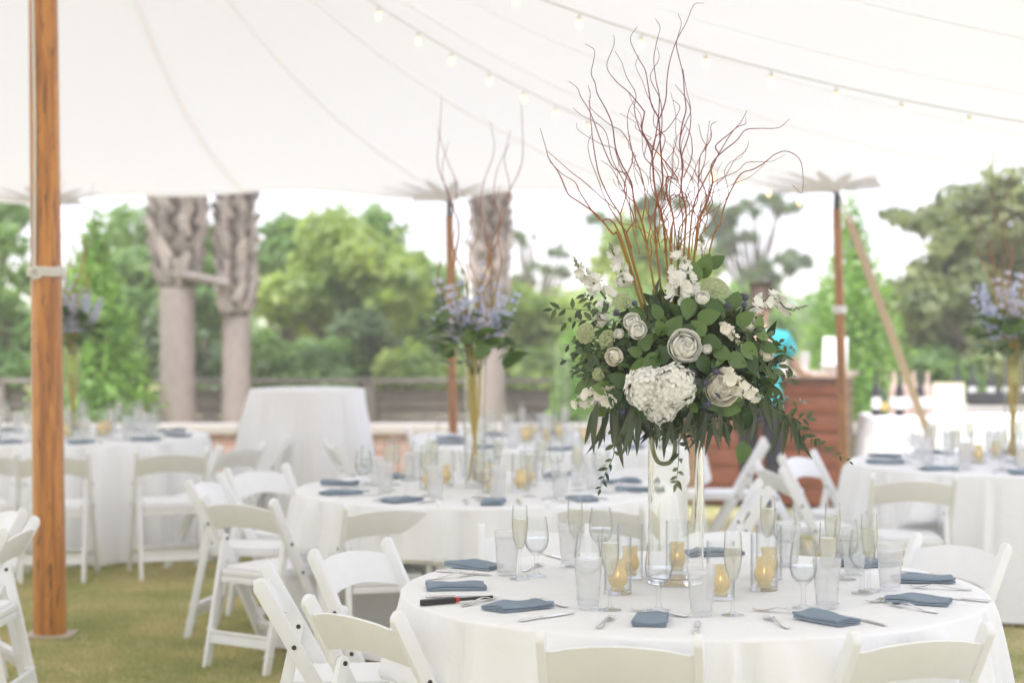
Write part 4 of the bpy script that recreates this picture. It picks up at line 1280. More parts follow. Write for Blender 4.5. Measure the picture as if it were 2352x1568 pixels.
GOB = lathe('goblet', [(0, 0), (0.0340, 0), (0.0340, 0.0018), (0.017, 0.005), (0.0085, 0.012), (0.0068, 0.025), (0.0068, 0.062), (0.010, 0.070), (0.022, 0.078), (0.0345, 0.094), (0.0405, 0.116), (0.0408, 0.136), (0.0335, 0.193), (0.0328, 0.195), (0.0322, 0.193), (0.0393, 0.136), (0.0390, 0.116), (0.0330, 0.0955), (0.020, 0.081), (0, 0.078)], 30)
GOB.materials.append(M_GLASS)
GOBW = lathe('water', [(0, 0.0795), (0.020, 0.0825), (0.0325, 0.096), (0.0384, 0.116), (0.0388, 0.126), (0, 0.126)], 24); GOBW.materials.append(M_WATER)
CYL = lathe('glass_cylinder', [(0, 0), (0.0420, 0), (0.0425, 0.003), (0.0425, 0.173), (0.0415, 0.175), (0.0395, 0.173), (0.0393, 0.010), (0, 0.009)], 34); CYL.materials.append(M_GLASS)
def amber_mat():
    m, n, l, p = new_mat('amber_pressed_glass')
    p.inputs['Base Color'].default_value = (0.92, 0.84, 0.62, 1); p.inputs['Roughness'].default_value = 0.2
    tc = n.new('ShaderNodeTexCoord'); vo = n.new('ShaderNodeTexVoronoi'); vo.inputs['Scale'].default_value = 170
    l.new(tc.outputs['Object'], vo.inputs['Vector'])
    b = n.new('ShaderNodeBump'); b.inputs['Strength'].default_value = 0.8; b.inputs['Distance'].default_value = 0.003
    l.new(vo.outputs['Distance'], b.inputs['Height']); l.new(b.outputs[0], p.inputs['Normal'])
    tr = n.new('ShaderNodeBsdfTranslucent'); tr.inputs['Color'].default_value = (0.99, 0.92, 0.76, 1)
    tp = n.new('ShaderNodeBsdfTransparent'); tp.inputs['Color'].default_value = (0.99, 0.94, 0.80, 1)
    m1 = n.new('ShaderNodeMixShader'); m1.inputs[0].default_value = 0.5
    l.new(p.outputs[0], m1.inputs[1]); l.new(tr.outputs[0], m1.inputs[2])
    m2 = n.new('ShaderNodeMixShader'); m2.inputs[0].default_value = 0.40
    l.new(m1.outputs[0], m2.inputs[1]); l.new(tp.outputs[0], m2.inputs[2])
    l.new(m2.outputs[0], n['Material Output'].inputs['Surface'])
    return m
M_AMBER = amber_mat()
VOT = lathe('amber_cup', [(0, 0), (0.022, 0), (0.0225, 0.006), (0.019, 0.010), (0.026, 0.020), (0.0315, 0.034), (0.0300, 0.050), (0.0235, 0.064), (0.0250, 0.080), (0.0275, 0.092), (0.0262, 0.092), (0.0235, 0.079), (0.0220, 0.064), (0.0285, 0.049), (0.030, 0.034), (0.024, 0.018), (0, 0.014)], 26); VOT.materials.append(M_AMBER)
WAX = lathe('candle', [(0, 0.017), (0.0185, 0.018), (0.0185, 0.040), (0, 0.039)], 18); WAX.materials.append(M_WAX)
FLM = lathe('flame', [(0, 0.042), (0.0022, 0.045), (0.0028, 0.049), (0.0012, 0.056), (0, 0.060)], 8); FLM.materials.append(M_FLAME)

def napkin_mesh(seed, w=0.098, L=0.185, layers=4):
    rr = random.Random(seed)
    # a serpentine side profile (u, z) swept along the length
    th, gap = 0.0019, 0.0013
    path = []
    lw = w / 2
    for k in range(layers):
        s = 1 if k % 2 == 0 else -1
        z = 0.0022 + k * (th + gap)
        e0, e1 = (-lw * rr.uniform(0.86, 1), lw * rr.uniform(0.86, 1))
        us = np.linspace(e0, e1, 9) if s > 0 else np.linspace(e1, e0, 9)
        for u in us: path.append([u, z])
    P = np.array(path)
    nv = 12
    V, F = [], []
    ph = [rr.uniform(0, 6) for _ in range(5)]
    npth = len(P)
    T = np.gradient(P, axis=0); T /= (np.linalg.norm(T, axis=1)[:, None] + 1e-9)
    Nn = np.stack([-T[:, 1], T[:, 0]], -1)
    outline = np.concatenate([P + Nn * th / 2, (P - Nn * th / 2)[::-1]])
    m = len(outline)
    for j in range(nv + 1):
        v = -1 + 2 * j / nv
        for (u, z) in outline:
            lift = (0.0035 * (1 + math.sin(v * 3.1 + ph[0] + u * 20)) + 0.0025 * math.sin(u * 60 + ph[1]) * v) * (z / 0.012) + 0.004 * (z / 0.012) * math.exp(-((v - 0.5 * math.sin(ph[2])) / 0.3) ** 2)
            sk = 0.05 * math.sin(ph[3])
            V.append((u * (1 + 0.05 * v * math.sin(ph[4])) + sk * v * 0.2 + 0.002 * math.sin(v * 5 + ph[1]), v * L / 2 * (1 + 0.03 * math.sin(u * 40 + ph[2])), max(0.0009, z + lift)))
    for j in range(nv):
        for i in range(m):
            i2 = (i + 1) % m
            F.append((j * m + i, j * m + i2, (j + 1) * m + i2, (j + 1) * m + i))
    for j in (0, nv):                                    # end caps, strip by strip
        for i in range(npth - 1):
            f = (j * m + i, j * m + i + 1, j * m + m - 2 - i, j * m + m - 1 - i)
            F.append(f if j else f[::-1])
    me = raw('napkin', V, F, 50)
    return me
NAPK = [napkin_mesh(s) for s in range(5)]
for m_ in NAPK: m_.materials.append(M_NAPKIN)

def knife_mesh():
    L = 0.215
    bm = bmesh.new()
    hp = [(-0.0055, 0), (0.0055, 0), (0.0075, 0.02), (0.0062, 0.06), (0.0055, 0.092), (-0.0055, 0.092), (-0.0062, 0.06), (-0.0075, 0.02)]
    add_prism(bm, hp, 0.0003, 0.0052, (0, 1, 2)); bevel(bm, 0.0014, 2)
    b2 = bmesh.new()
    add_prism(b2, [(-0.005, 0.091), (0.0055, 0.091), (0.0088, 0.105), (0.0092, 0.185), (0.006, 0.205), (0.0, L), (-0.005, 0.20), (-0.006, 0.105)], 0.0014, 0.0032, (0, 1, 2)); bevel(b2, 0.0006, 1)
    tmp = bpy.data.meshes.new('t'); b2.to_mesh(tmp); b2.free(); bm.from_mesh(tmp); bpy.data.meshes.remove(tmp)
    return finish(bm, 'knife')
def fork_mesh():
    V, F = [], []
    def strip(rows):                                     # rows: (y, x0, x1, z, th)
        o = len(V)
        for (y, x0, x1, z, th) in rows:
            V.extend([(x0, y, z), (x1, y, z), (x1, y, z + th), (x0, y, z + th)])
        for i in range(len(rows) - 1):
            a, b = o + 4 * i, o + 4 * i + 4
            for k in range(4):
                F.append((a + k, a + (k + 1) % 4, b + (k + 1) % 4, b + k))
        F.append((o + 3, o + 2, o + 1, o)); e = o + 4 * (len(rows) - 1); F.append((e, e + 1, e + 2, e + 3))
    strip([(0, -0.006, 0.006, 0.0004, 0.003), (0.03, -0.007, 0.007, 0.0004, 0.0032), (0.07, -0.0045, 0.0045, 0.004, 0.003), (0.10, -0.0028, 0.0028, 0.010, 0.0028), (0.120, -0.0032, 0.0032, 0.0115, 0.0026), (0.132, -0.0085, 0.0085, 0.009, 0.0024), (0.145, -0.0112, 0.0112, 0.0045, 0.0022)])
    for k in range(4):
        x = -0.0096 + k * 0.0064
        strip([(0.1445, x - 0.0019, x + 0.0019, 0.0045, 0.0022), (0.165, x - 0.0016, x + 0.0016, 0.0012, 0.0018), (0.180, x - 0.0014, x + 0.0014, 0.0022, 0.0015), (0.192, x - 0.0008, x + 0.0008, 0.0068, 0.0010)])
    return raw('fork', V, F, 45)
KNIFE, FORK = knife_mesh(), fork_mesh()
KNIFE.materials.append(M_STEEL); FORK.materials.append(M_STEEL)
SPOT = {}
def put_glass(kind, x, y, z, tdesc, near=True, label=None, group=None):
    if kind == 'tumbler':
        o = mk('water_tumbler', TUMB, None, None, (x, y, z)); mk('water', TUMBW, None, o)
        tag(o, label or 'frosted tumbler of iced water on ' + tdesc, 'tumbler', group or 'frosted tumblers on ' + tdesc)
    elif kind == 'flute':
        o = mk('champagne_flute', FLUTE, None, None, (x, y, z)); mk('champagne', FIZZ, None, o)
        tag(o, label or 'slim champagne flute filled with pale wine on ' + tdesc, 'flute', group or 'champagne flutes on ' + tdesc)
    elif kind == 'goblet':
        o = mk('water_goblet', GOB, None, None, (x, y, z)); mk('water', GOBW, None, o)
        tag(o, label or 'rounded stemmed goblet half full of water on ' + tdesc, 'goblet', group or 'stemmed goblets on ' + tdesc)
    elif kind == 'votive':
        o = mk('glass_cylinder', CYL, None, None, (x, y, z))
        tag(o, label or 'clear straight glass cylinder sheltering an amber candle cup on ' + tdesc, 'candle glass', group or 'candle cylinders on ' + tdesc)
        v = mk('amber_candle_cup', VOT, None, None, (x, y, z + 0.0103)); v.rotation_euler = (0, 0, random.uniform(0, 6))
        tag(v, ('amber candle cup in the cylinder ' + LV[0]) if label else 'amber pressed glass candle cup inside a glass cylinder on ' + tdesc, 'candle cup', 'amber candle cups on ' + tdesc)
        w_ = mk('candle', WAX, None, v); mk('flame', FLM, None, w_)
    o.rotation_euler = (0, 0, random.uniform(0, 6))
    return o
def put_napkin(x, y, rz, tdesc, i, label=None):
    o = mk('napkin', NAPK[i % 5], None, None, (x, y, ZT), rz)
    tag(o, label or 'folded slate blue napkin on ' + tdesc, 'napkin', 'blue napkins on ' + tdesc)
def put_cutlery(kind, x, y, rz, tdesc, label=None):
    me = KNIFE if kind == 'knife' else FORK
    o = mk(kind, me, None, None, (x, y, ZT), rz)
    tag(o, label or f'polished steel {kind} on ' + tdesc, kind, f'{kind}s on ' + tdesc)
def table_px(x, y): return on(x, y, ZT)
D1 = TABLES[1][1]
LV = ['behind the flute with the front tumbler', 'farther of the pair left of the tall vase', 'straight behind the tall vase', 'standing free between flute and goblet', 'half hidden behind the front flute and tumbler', 'behind the free standing candle cylinder']
LN = ['beside the tumbler nearest the lighter', 'lying parallel above the black lighter', 'over a fork, pointing towards the lighter', 'squarely folded behind the centre front chair', 'with two forks at one end and a knife at the other', 'with fork tines and knife handle showing, bar side', 'loosely rolled beside the tumbler with dark drops', 'half hidden behind goblet and flute stems', 'behind the tall vase', 'behind the tumblers facing the bar']
LT = ['between the rolled napkin by the lighter and the nearest flute', 'across the bouquet table from the lighter', 'beside the flute and candle, between two front napkins', 'between the front napkin and the tall vase', 'next to the napkin flanked by two forks and a knife', 'with dark drops at its base, by the two side napkins', 'behind the goblets on the bar side of the bouquet table', 'behind the goblet and twin candle cylinders of the bouquet table']
LF = ['beside the tumbler nearest the lighter', 'behind the tumbler across from the lighter', 'in front of the paired candles, beside a tumbler', 'between the front tumbler and the twin candle cylinders', 'behind the twin candle cylinders of the bouquet table', 'behind the tumbler next to the two fork napkin', 'rear of the three flutes facing the bar', 'behind the goblet near the side napkins']
LG = ['beside the flute nearest the lighter', 'on the far side of the bouquet table left of the vase', 'standing in front of the tall vase', 'by the napkin with two forks', 'beside the tumbler with dark drops', 'behind the twin candles on the bouquet table', 'behind the flutes facing the bar', 'rising behind the front tumbler']
for (x, y) in [(1164, 1320), (1310, 1300), (1351, 1397), (1611, 1412), (1899, 1396), (2044, 1354), (1962, 1318), (1811, 1300)]:
    q = table_px(x, y); put_glass('tumbler', q.x, q.y, ZT, D1, label='frosted water tumbler ' + LT.pop(0))
for (x, y) in [(1194, 1329), (1321, 1300), (1401, 1400), (1683, 1412), (1763, 1299), (1901, 1385), (1912, 1321), (1996, 1357)]:
    q = table_px(x, y); put_glass('flute', q.x, q.y, ZT, D1, label='champagne flute of pale wine ' + LF.pop(0))
for (x, y) in [(1232, 1322), (1380, 1296), (1513, 1401), (1845, 1396), (1980, 1362), (1802, 1297), (1943, 1330), (1350, 1376)]:
    q = table_px(x, y); put_glass('goblet', q.x, q.y, ZT, D1, label='stemmed water goblet ' + LG.pop(0))
for (x, y) in [(1419, 1362), (1447, 1326), (1556, 1315), (1755, 1354), (1655, 1374), (1766, 1329)]:
    q = table_px(x, y); put_glass('votive', q.x, q.y, ZT, D1, label='clear glass cylinder round the amber cup ' + LV[0]); LV.pop(0)
def napkin_px(x0, y0, x1, y1, i, label=None):            # the two ends of its long axis
    a, b = table_px(x0, y0), table_px(x1, y1)
    m_ = (a + b) / 2; d = b - a
    put_napkin(m_.x, m_.y, math.atan2(-d.x, d.y), D1, i, 'folded slate blue napkin ' + LN.pop(0))
napkin_px(1036, 1298, 1142, 1307, 0); napkin_px(985, 1352, 1108, 1350, 1); napkin_px(1110, 1408, 1268, 1386, 2)
napkin_px(1490, 1447, 1500, 1407, 3); napkin_px(1820, 1414, 1975, 1438, 4); napkin_px(2030, 1378, 2192, 1388, 0)
napkin_px(2062, 1334, 2180, 1334, 2); napkin_px(1975, 1300, 2030, 1296, 1); napkin_px(1605, 1274, 1680, 1271, 3); napkin_px(1925, 1297, 1960, 1289, 4)
def cut_px(kind, x0, y0, x1, y1):                        # handle end -> tip
    a, b = table_px(x0, y0), table_px(x1, y1)
    d = (b - a); rz = math.atan2(-d.x, d.y)
    L = 0.215 if kind == 'knife' else 0.192
    c = (a + b) / 2 - d.normalized() * L / 2
    put_cutlery(kind, c.x, c.y, rz, D1)
for c_ in [('knife', 995, 1310, 1140, 1322), ('fork', 963, 1333, 1108, 1317), ('knife', 969, 1370, 1148, 1370), ('fork', 1035, 1398, 1164, 1367),
           ('fork', 1316, 1397, 1205, 1371), ('knife', 1188, 1427, 1325, 1407), ('fork', 1370, 1445, 1409, 1415), ('fork', 1583, 1416, 1445, 1401),
           ('knife', 1597, 1455, 1603, 1424), ('fork', 1197, 1315, 1249, 1293), ('knife', 1243, 1271, 1297, 1284), ('fork', 1833, 1453, 1738, 1407),
           ('fork', 1860, 1408, 1749, 1403), ('knife', 2041, 1438, 1916, 1410), ('fork', 2174, 1411, 2022, 1384), ('knife', 2242, 1379, 2148, 1372), ('fork', 2234, 1355, 2087, 1348), ('fork', 2110, 1372, 1985, 1384), ('knife', 2170, 1322, 2080, 1312)]:
    cut_px(*c_)
# bread plates peeping out behind
PLATE = lathe('plate', [(0, 0.003), (0.05, 0.003), (0.055, 0), (0.058, 0), (0.085, 0.010), (0.086, 0.011), (0.083, 0.0115), (0.055, 0.005), (0, 0.005)], 32); PLATE.materials.append(mat('white_china', (0.82, 0.81, 0.79), 0.15, coat=0.6))
# the black and red lighter
a, b = table_px(966, 1391), table_px(1142, 1377)
d = b - a; lt = thing('gas_lighter', 'long black barbecue lighter with red trigger lying on the white tablecloth', 'lighter', (a.x, a.y, ZT), math.atan2(d.y, d.x))
M_LBLK = mat('black_plastic', (0.018, 0.016, 0.02), 0.35); M_LRED = mat('red_plastic', (0.62, 0.03, 0.02), 0.35)
bm = bmesh.new()
add_prism(bm, [(0, 0.004), (0.006, 0.0), (0.03, -0.001), (0.075, 0.002), (0.118, 0.001), (0.118, 0.007), (0.112, 0.0085), (0.085, 0.0085), (0.08, 0.012), (0.085, 0.0155), (0.112, 0.0155), (0.118, 0.017), (0.118, 0.021), (0.09, 0.023), (0.03, 0.0215), (0.005, 0.017)], 0.0, 0.017, (0, 1, 2)); bevel(bm, 0.0025, 2)
mk('handle', finish(bm, 'handle'), M_LBLK, lt)
mk('trigger', box_mesh('trigger', (0.094, 0.012, 0.0085), (0.013, 0.0062, 0.010), 0.0015), M_LRED, lt)
mk('collar', box_mesh('collar', (0.124, 0.0115, 0.0085), (0.013, 0.016, 0.015), 0.003), M_LRED, lt)
mk('barrel', tube('barrel', [Vector((0.129, 0.0115, 0.0085)), Vector((0.243, 0.0115, 0.0085))], 0.0052, n=12), M_LBLK, lt)

# the further tables: settings around each rim
for k_ in (2, 3, 4, 5):
    (tx, ty), desc = TABLES[k_]
    rr = random.Random(k_ * 5)
    for i in range(10):
        a = 2 * PI * (i + 0.3 * k_) / 10 + rr.uniform(-0.06, 0.06)
        def P(r, da=0.0): return tx + r * math.cos(a + da), ty + r * math.sin(a + da)
        x, y = P(0.74); put_napkin(x, y, a + PI / 2 + rr.uniform(-0.5, 0.5), desc, i)
        x, y = P(0.80, 0.15); put_cutlery('knife', x, y, a + PI / 2, desc)
        x, y = P(0.80, -0.15); put_cutlery('fork', x, y, a + PI / 2, desc)
        x, y = P(0.53, 0.10 + rr.uniform(-0.05, 0.05)); put_glass('tumbler', x, y, ZT, desc)
        x, y = P(0.47, -0.12 + rr.uniform(-0.05, 0.05)); put_glass('flute', x, y, ZT, desc)
        x, y = P(0.60, -0.10 + rr.uniform(-0.05, 0.05)); put_glass('goblet', x, y, ZT, desc)
    for i in range(6):
        a = 2 * PI * i / 6 + rr.uniform(-0.3, 0.3) + 0.4
        r = rr.uniform(0.21, 0.29)
        put_glass('votive', tx + r * math.cos(a), ty + r * math.sin(a), ZT, desc)

# ================================================================== FLOWERS
def leaf_mesh(name, prof, nseg, bend=0.12, fold=0.10):
    """unit leaf along +Y; prof(t) half width"""
    V, F = [], []
    for i in range(nseg + 1):
        t = i / nseg
        w = prof(t); z = -bend * t * t * 1.0
        V += [(-w, t, z + fold * w), (0, t, z), (w, t, z + fold * w)]
    for i in range(nseg):
        a = 3 * i
        F += [(a, a + 1, a + 4, a + 3), (a + 1, a + 2, a + 5, a + 4)]
    return raw(name, V, F, 180)
L_SALAL = [leaf_mesh('leaf', lambda t: 0.36 * math.sin(PI * min(1, t * 1.0) ** 0.75) ** 0.8 if 0 < t < 1 else 0.0, 8, b, f) for b, f in ((0.14, 0.30), (0.30, 0.45), (0.03, 0.15))]
L_RUSC = [leaf_mesh('leaf', lambda t: 0.19 * math.sin(PI * t ** 0.8) if 0 < t < 1 else 0.0, 5, b, f) for b, f in ((0.12, 0.35), (0.3, 0.5))]
L_EUC = [leaf_mesh('leaf', lambda t: 0.072 * math.sin(PI * t ** 0.7) ** 0.8 if 0 < t < 1 else 0.0, 7, b, f) for b, f in ((0.18, 0.4), (-0.15, 0.4), (0.35, 0.4))]
LM_SALAL = leaf_mat('salal_leaf', (0.028, 0.085, 0.022), (0.16, 0.27, 0.07), 0.24, 0.28)
LM_RUSC = leaf_mat('ruscus_leaf', (0.020, 0.05, 0.020), (0.095, 0.15, 0.06), 0.2, 0.28)
LM_EUC = leaf_mat('eucalyptus_leaf', (0.045, 0.068, 0.042), (0.10, 0.13, 0.078), 0.2, 0.5)
for ms_, mt_ in ((L_SALAL, LM_SALAL), (L_RUSC, LM_RUSC), (L_EUC, LM_EUC)):
    for m_ in ms_: m_.materials.append(mt_)
M_STEM = mat('green_stem', (0.09, 0.12, 0.035), 0.6)
M_STEMB = mat('brown_stem', (0.13, 0.10, 0.05), 0.6)
def petal_mat(name, col, shade, trans=0.35):
    return leaf_mat(name, shade, col, trans, 0.6, (0.625, 0.62, 0.61))
M_WHITE = petal_mat('white_petal', (0.93, 0.93, 0.905), (0.90, 0.895, 0.86), 0.16)
M_CREAM = petal_mat('cream_petal', (0.93, 0.90, 0.83), (0.90, 0.865, 0.79), 0.16)
M_UMBEL = petal_mat('pale_green_umbel', (0.62, 0.66, 0.42), (0.42, 0.50, 0.26), 0.3)
M_THIS = mat('thistle_blue', (0.075, 0.075, 0.135), 0.6, var=0.35, scale=300)
M_BRACT = mat('thistle_bract', (0.10, 0.12, 0.16), 0.5)
M_DELPH = petal_mat('delphinium_blue', (0.70, 0.73, 0.92), (0.52, 0.56, 0.84), 0.35)
M_LILAC = petal_mat('pale_lilac', (0.74, 0.70, 0.82), (0.56, 0.54, 0.76), 0.35)
def willow_mat():
    m, n, l, p = new_mat('willow_bark')
    p.inputs['Roughness'].default_value = 0.45
    tc = n.new('ShaderNodeTexCoord'); sx = n.new('ShaderNodeSeparateXYZ'); l.new(tc.outputs['Object'], sx.inputs[0])
    nz = n.new('ShaderNodeTexNoise'); nz.inputs['Scale'].default_value = 14; l.new(tc.outputs['Object'], nz.inputs['Vector'])
    ad = n.new('ShaderNodeMath'); ad.operation = 'MULTIPLY_ADD'; ad.inputs[1].default_value = 0.28
    l.new(nz.outputs['Fac'], ad.inputs[0]); l.new(sx.outputs['Z'], ad.inputs[2])
    r = n.new('ShaderNodeValToRGB')
    e = r.color_ramp.elements
    e[0].position = 0.42; e[0].color = (0.42, 0.28, 0.045, 1)
    e[1].position = 0.98; e[1].color = (0.24, 0.05, 0.09, 1)
    x = e.new(0.66); x.color = (0.36, 0.13, 0.045, 1)
    x = e.new(0.80); x.color = (0.27, 0.07, 0.06, 1)
    l.new(ad.outputs[0], r.inputs[0]); l.new(r.outputs[0], p.inputs['Base Color'])
    return m
M_WILLOW = willow_mat()
M_YSTEM = mat('yellow_willow', (0.48, 0.34, 0.03), 0.45, var=0.2, scale=20)

# ---------- the tall vase of the bouquet
VX, VY = on(1552, 1338, ZT).xy
KV = VY / F_PX
M_VASE, n, l, p = new_mat('vase_glass')
p.inputs['Base Color'].default_value = (0.985, 0.99, 0.99, 1); p.inputs['Roughness'].default_value = 0.0
p.inputs['IOR'].default_value = 1.47; p.inputs['Transmission Weight'].default_value = 1.0
VH = 0.60
vase = mk('tall_glass_vase', lathe('tall_glass_vase', [(0, 0), (0.0870, 0), (0.0890, 0.003), (0.0890, 0.006), (0.0890, VH - 0.006), (0.0890, VH - 0.002), (0.0880, VH), (0.0856, VH), (0.0848, VH - 0.003), (0.0848, VH - 0.008), (0.0848, 0.030), (0.0848, 0.024), (0.080, 0.020), (0, 0.020)], 64, smooth=28), M_VASE, None, (VX, VY, ZT))
tag(vase, 'tall clear glass cylinder vase carrying the white bouquet', 'vase')
M_VW, n, l, p = new_mat('vase_water')
p.inputs['Base Color'].default_value = (0.98, 0.99, 0.985, 1); p.inputs['Roughness'].default_value = 0.0
p.inputs['IOR'].default_value = 1.33; p.inputs['Transmission Weight'].default_value = 1.0

ROOTZ = 1.42
ARR = thing('flower_bouquet', 'large white bouquet of hydrangea, roses, thistles and curly willow in the tall vase', 'bouquet', (VX, VY, ROOTZ))
RL = Vector((VX, VY, ROOTZ))
BCX, BCY = 1565, 830
def front(px, py, push=0.0):
    """a point on the bouquet's rounded front for a pixel, relative to the root"""
    u, v = (px - BCX) / 265, (py - BCY) / 245
    dy = -0.27 * math.sqrt(max(0.0, 1 - u * u - v * v)) - push
    return at(px, py, VY + dy) - RL
def outward(p, up=0.0):
    c = Vector((0, 0, 0.06))
    d = p - c
    d.y -= 0.10
    return (d + Vector((0, 0, up))).normalized()
def z7(zx, zy): return 1223 + zx * 0.42, 517.4 + zy * 0.42       # zoomed crop -> photo pixels

# ---------- curly willow
def z6(zx, zy): return 1176 + zx * 0.36, zy * 0.36
BR = [
 [(980,1568),(955,1370),(925,1270),(905,1150),(890,980),(835,850),(830,800),(845,720),(835,700),(780,630),(735,580),(660,515),(605,420),(650,290),(650,225)],
 [(860,1568),(830,1420),(780,1280),(765,1180),(735,1110),(700,1050),(660,940),(640,800),(600,700),(545,600),(530,530),(505,470),(520,390),(525,320),(465,280)],
 [(740,1568),(700,1430),(690,1370),(620,1260),(560,1130),(540,1050),(520,930),(510,850),(500,740),(495,650),(500,600),(485,545)],
 [(700,1560),(640,1490),(540,1370),(430,1290),(360,1240),(320,1150),(290,1090),(235,1010),(215,940),(180,820)],
 [(690,1500),(560,1400),(500,1330),(430,1220),(400,1160),(320,1110),(240,1030)],
 [(660,1335),(560,1250),(460,1160),(380,1100),(290,1020),(220,960)],
 [(920,1568),(920,1300),(960,1180),(955,1050),(945,900),(935,760),(890,670),(870,560),(850,450),(800,360),(755,250),(800,170)],
 [(1130,1568),(1160,1310),(1220,1170),(1280,1060),(1320,980),(1400,850),(1460,780),(1500,705)],
 [(1270,1560),(1330,1430),(1350,1330),(1400,1210),(1460,1110),(1540,1080),(1610,1040),(1670,990),(1750,965),(1830,1010),(1855,1100),(1850,1230),(1790,1180)],
 [(1170,1568),(1190,1400),(1240,1300),(1280,1160),(1270,1060),(1330,980),(1430,900),(1490,830),(1580,820),(1700,815),(1770,760)],
 [(1100,1568),(1110,1350),(1080,1200),(1090,1050),(1070,930),(1085,800),(1110,700),(1100,600),(1090,470),(1050,300),(1060,230),(1080,150),(1060,90)],
 [(940,760),(980,640),(990,500),(1010,380),(1050,260),(1110,150),(1145,60),(1170,25),(1225,22)],
 [(900,960),(930,780),(940,620),(920,520),(905,380),(925,260),(945,180),(915,120)],
 [(1010,1568),(1030,1400),(990,1250),(990,1130),(1060,1150),(1000,1060),(950,1000),(890,930),(820,840),(780,700),(790,600),(730,490),(700,400),(655,325)],
 [(730,1110),(640,1060),(560,880),(500,720),(440,620),(415,560),(360,520)],
 [(1190,1160),(1200,1000),(1240,940),(1210,880),(1190,790)],
 [(1230,950),(1270,880),(1270,800),(1310,775)],
 [(1080,1000),(1130,850),(1140,720),(1110,630),(1040,540)],
 [(780,1290),(720,1230),(640,1080),(570,1025)],
 [(750,1568),(740,1470),(780,1400),(720,1230),(730,1130),(770,1010),(740,830),(740,720),(780,640)],
 [(1060,1568),(1090,1420),(1180,1290),(1190,1150),(1230,1030),(1240,930),(1260,770)],
 [(960,1370),(1010,1280),(1080,1220),(1030,1120),(980,1040),(1030,960),(980,900)],
 [(830,1420),(850,1250),(820,1100),(780,1000),(740,900),(690,830),(630,800),(510,700),(490,640)],
 [(1020,1500),(1060,1380),(1120,1260),(1130,1210),(1090,1190)],
 [(890,980),(920,870),(985,830),(1050,740),(1070,680),(1030,640)],
 [(1320,980),(1300,930),(1380,860),(1440,810),(1490,790),(1490,750)],
 [(1085,1040),(1070,900),(1110,780),(1140,700),(1110,560),(1090,440)],
 [(690,1370),(730,1230),(710,1150),(640,1020),(600,850),(530,780),(450,740),(390,690)],
]
for bi, pts in enumerate(BR):
    rb = random.Random(bi)
    lean = rb.uniform(-0.16, 0.16)
    P = []
    full = pts[0][1] > 1450
    q0 = z6(*pts[0])
    if full:                                             # continue down into the bouquet
        P.append(at(VX / KV * 1.0 + CX + (q0[0] - 1552) * 0.25, 860, VY + 0.01) - RL)
    for i, (zx, zy) in enumerate(pts):
        x, y = z6(zx, zy)
        h = max(0.0, (700 - y) / 700)
        P.append(at(x, y, VY + lean * h ** 1.2 + rb.uniform(-0.012, 0.012)) - RL)
    S = spline(P, 5)
    n_ = len(S)
    thick = [0.0044, 0.0038, 0.0033][bi % 3] if full else 0.0022
    V, F = tube_data(S, [thick + (0.00085 - thick) * (i / (n_ - 1)) ** 0.75 for i in range(n_)], 6)
    for i in range(8, n_ - 1, 4):                        # little buds
        d = (S[i + 1] - S[i]).normalized(); sd_ = d.orthogonal().normalized()
        sd_ = (Quaternion(d, rb.uniform(0, 6)) @ sd_) * 0.0028
        o = len(V); V += [S[i] - sd_ * 0.2, S[i] + d * 0.003 + sd_, S[i] + d * 0.007]; F.append((o, o + 1, o + 2))
    mk('willow_branch', raw('willow_branch', V, F, 60), M_WILLOW, ARR)
# finer side shoots running alongside the main rods
for k in range(17):
    rb = random.Random(500 + k)
    src = BR[(0, 1, 2, 6, 10, 13, 7, 12, 17, 20, 6, 0, 10, 22, 9, 1, 13)[k]]
    ox, oy, sc_ = rb.uniform(-60, 60), rb.uniform(20, 140), rb.uniform(0.72, 0.95)
    lean = rb.uniform(-0.14, 0.14)
    P = []
    for (zx, zy) in src[:rb.randint(6, 12)]:
        x, y = z6(zx + ox + rb.uniform(-26, 26), 1568 - (1568 - zy) * sc_ + oy * 0.4)
        P.append(at(x, y, VY + lean * max(0.0, (700 - y) / 700)) - RL)
    if len(P) > 3:
        S = spline(P, 5)
        mk('willow_twig', tube('willow_twig', S, 0.0021, 0.0007, n=5), M_WILLOW, ARR)
# thin random curly tips filling the fan
for k in range(20):
    rb = random.Random(100 + k)
    x, y = 1555 + rb.uniform(-70, 70), 560 + rb.uniform(-90, 60)
    pts, a = [], rb.uniform(-0.7, 0.7)
    dep = rb.uniform(-0.14, 0.14)
    for i in range(9):
        pts.append(at(x, y, VY + dep * i / 5) - RL)
        a += rb.uniform(-0.75, 0.75) - a * 0.2
        x += 26 * math.sin(a); y -= 26 * math.cos(a)
    S = spline(pts, 4)
    mk('willow_twig', tube('willow_twig', S, 0.0018, 0.0006, n=5), M_WILLOW, ARR)

# ---------- stems inside the vase neck
for k in range(9):
    a = 2 * PI * k / 9
    p0 = Vector((0.05 * math.cos(a), 0.05 * math.sin(a), 0.02)); p1 = Vector((-0.04 * math.cos(a + 0.6), -0.04 * math.sin(a + 0.6), -0.085 - 0.03 * (k % 3)))
    mk('cut_stem', tube('cut_stem', [p0, p0.lerp(p1, 0.5) + Vector((0.01, 0, 0)), p1], 0.004, n=6), M_STEM, ARR)
loop = [at(x, y, VY - 0.02) - RL for (x, y) in [(1500, 985), (1500, 1030), (1512, 1060), (1535, 1063), (1548, 1045), (1552, 1010)]]
mk('cut_stem', tube('cut_stem', spline(loop, 5), 0.007, n=8), M_STEM, ARR)

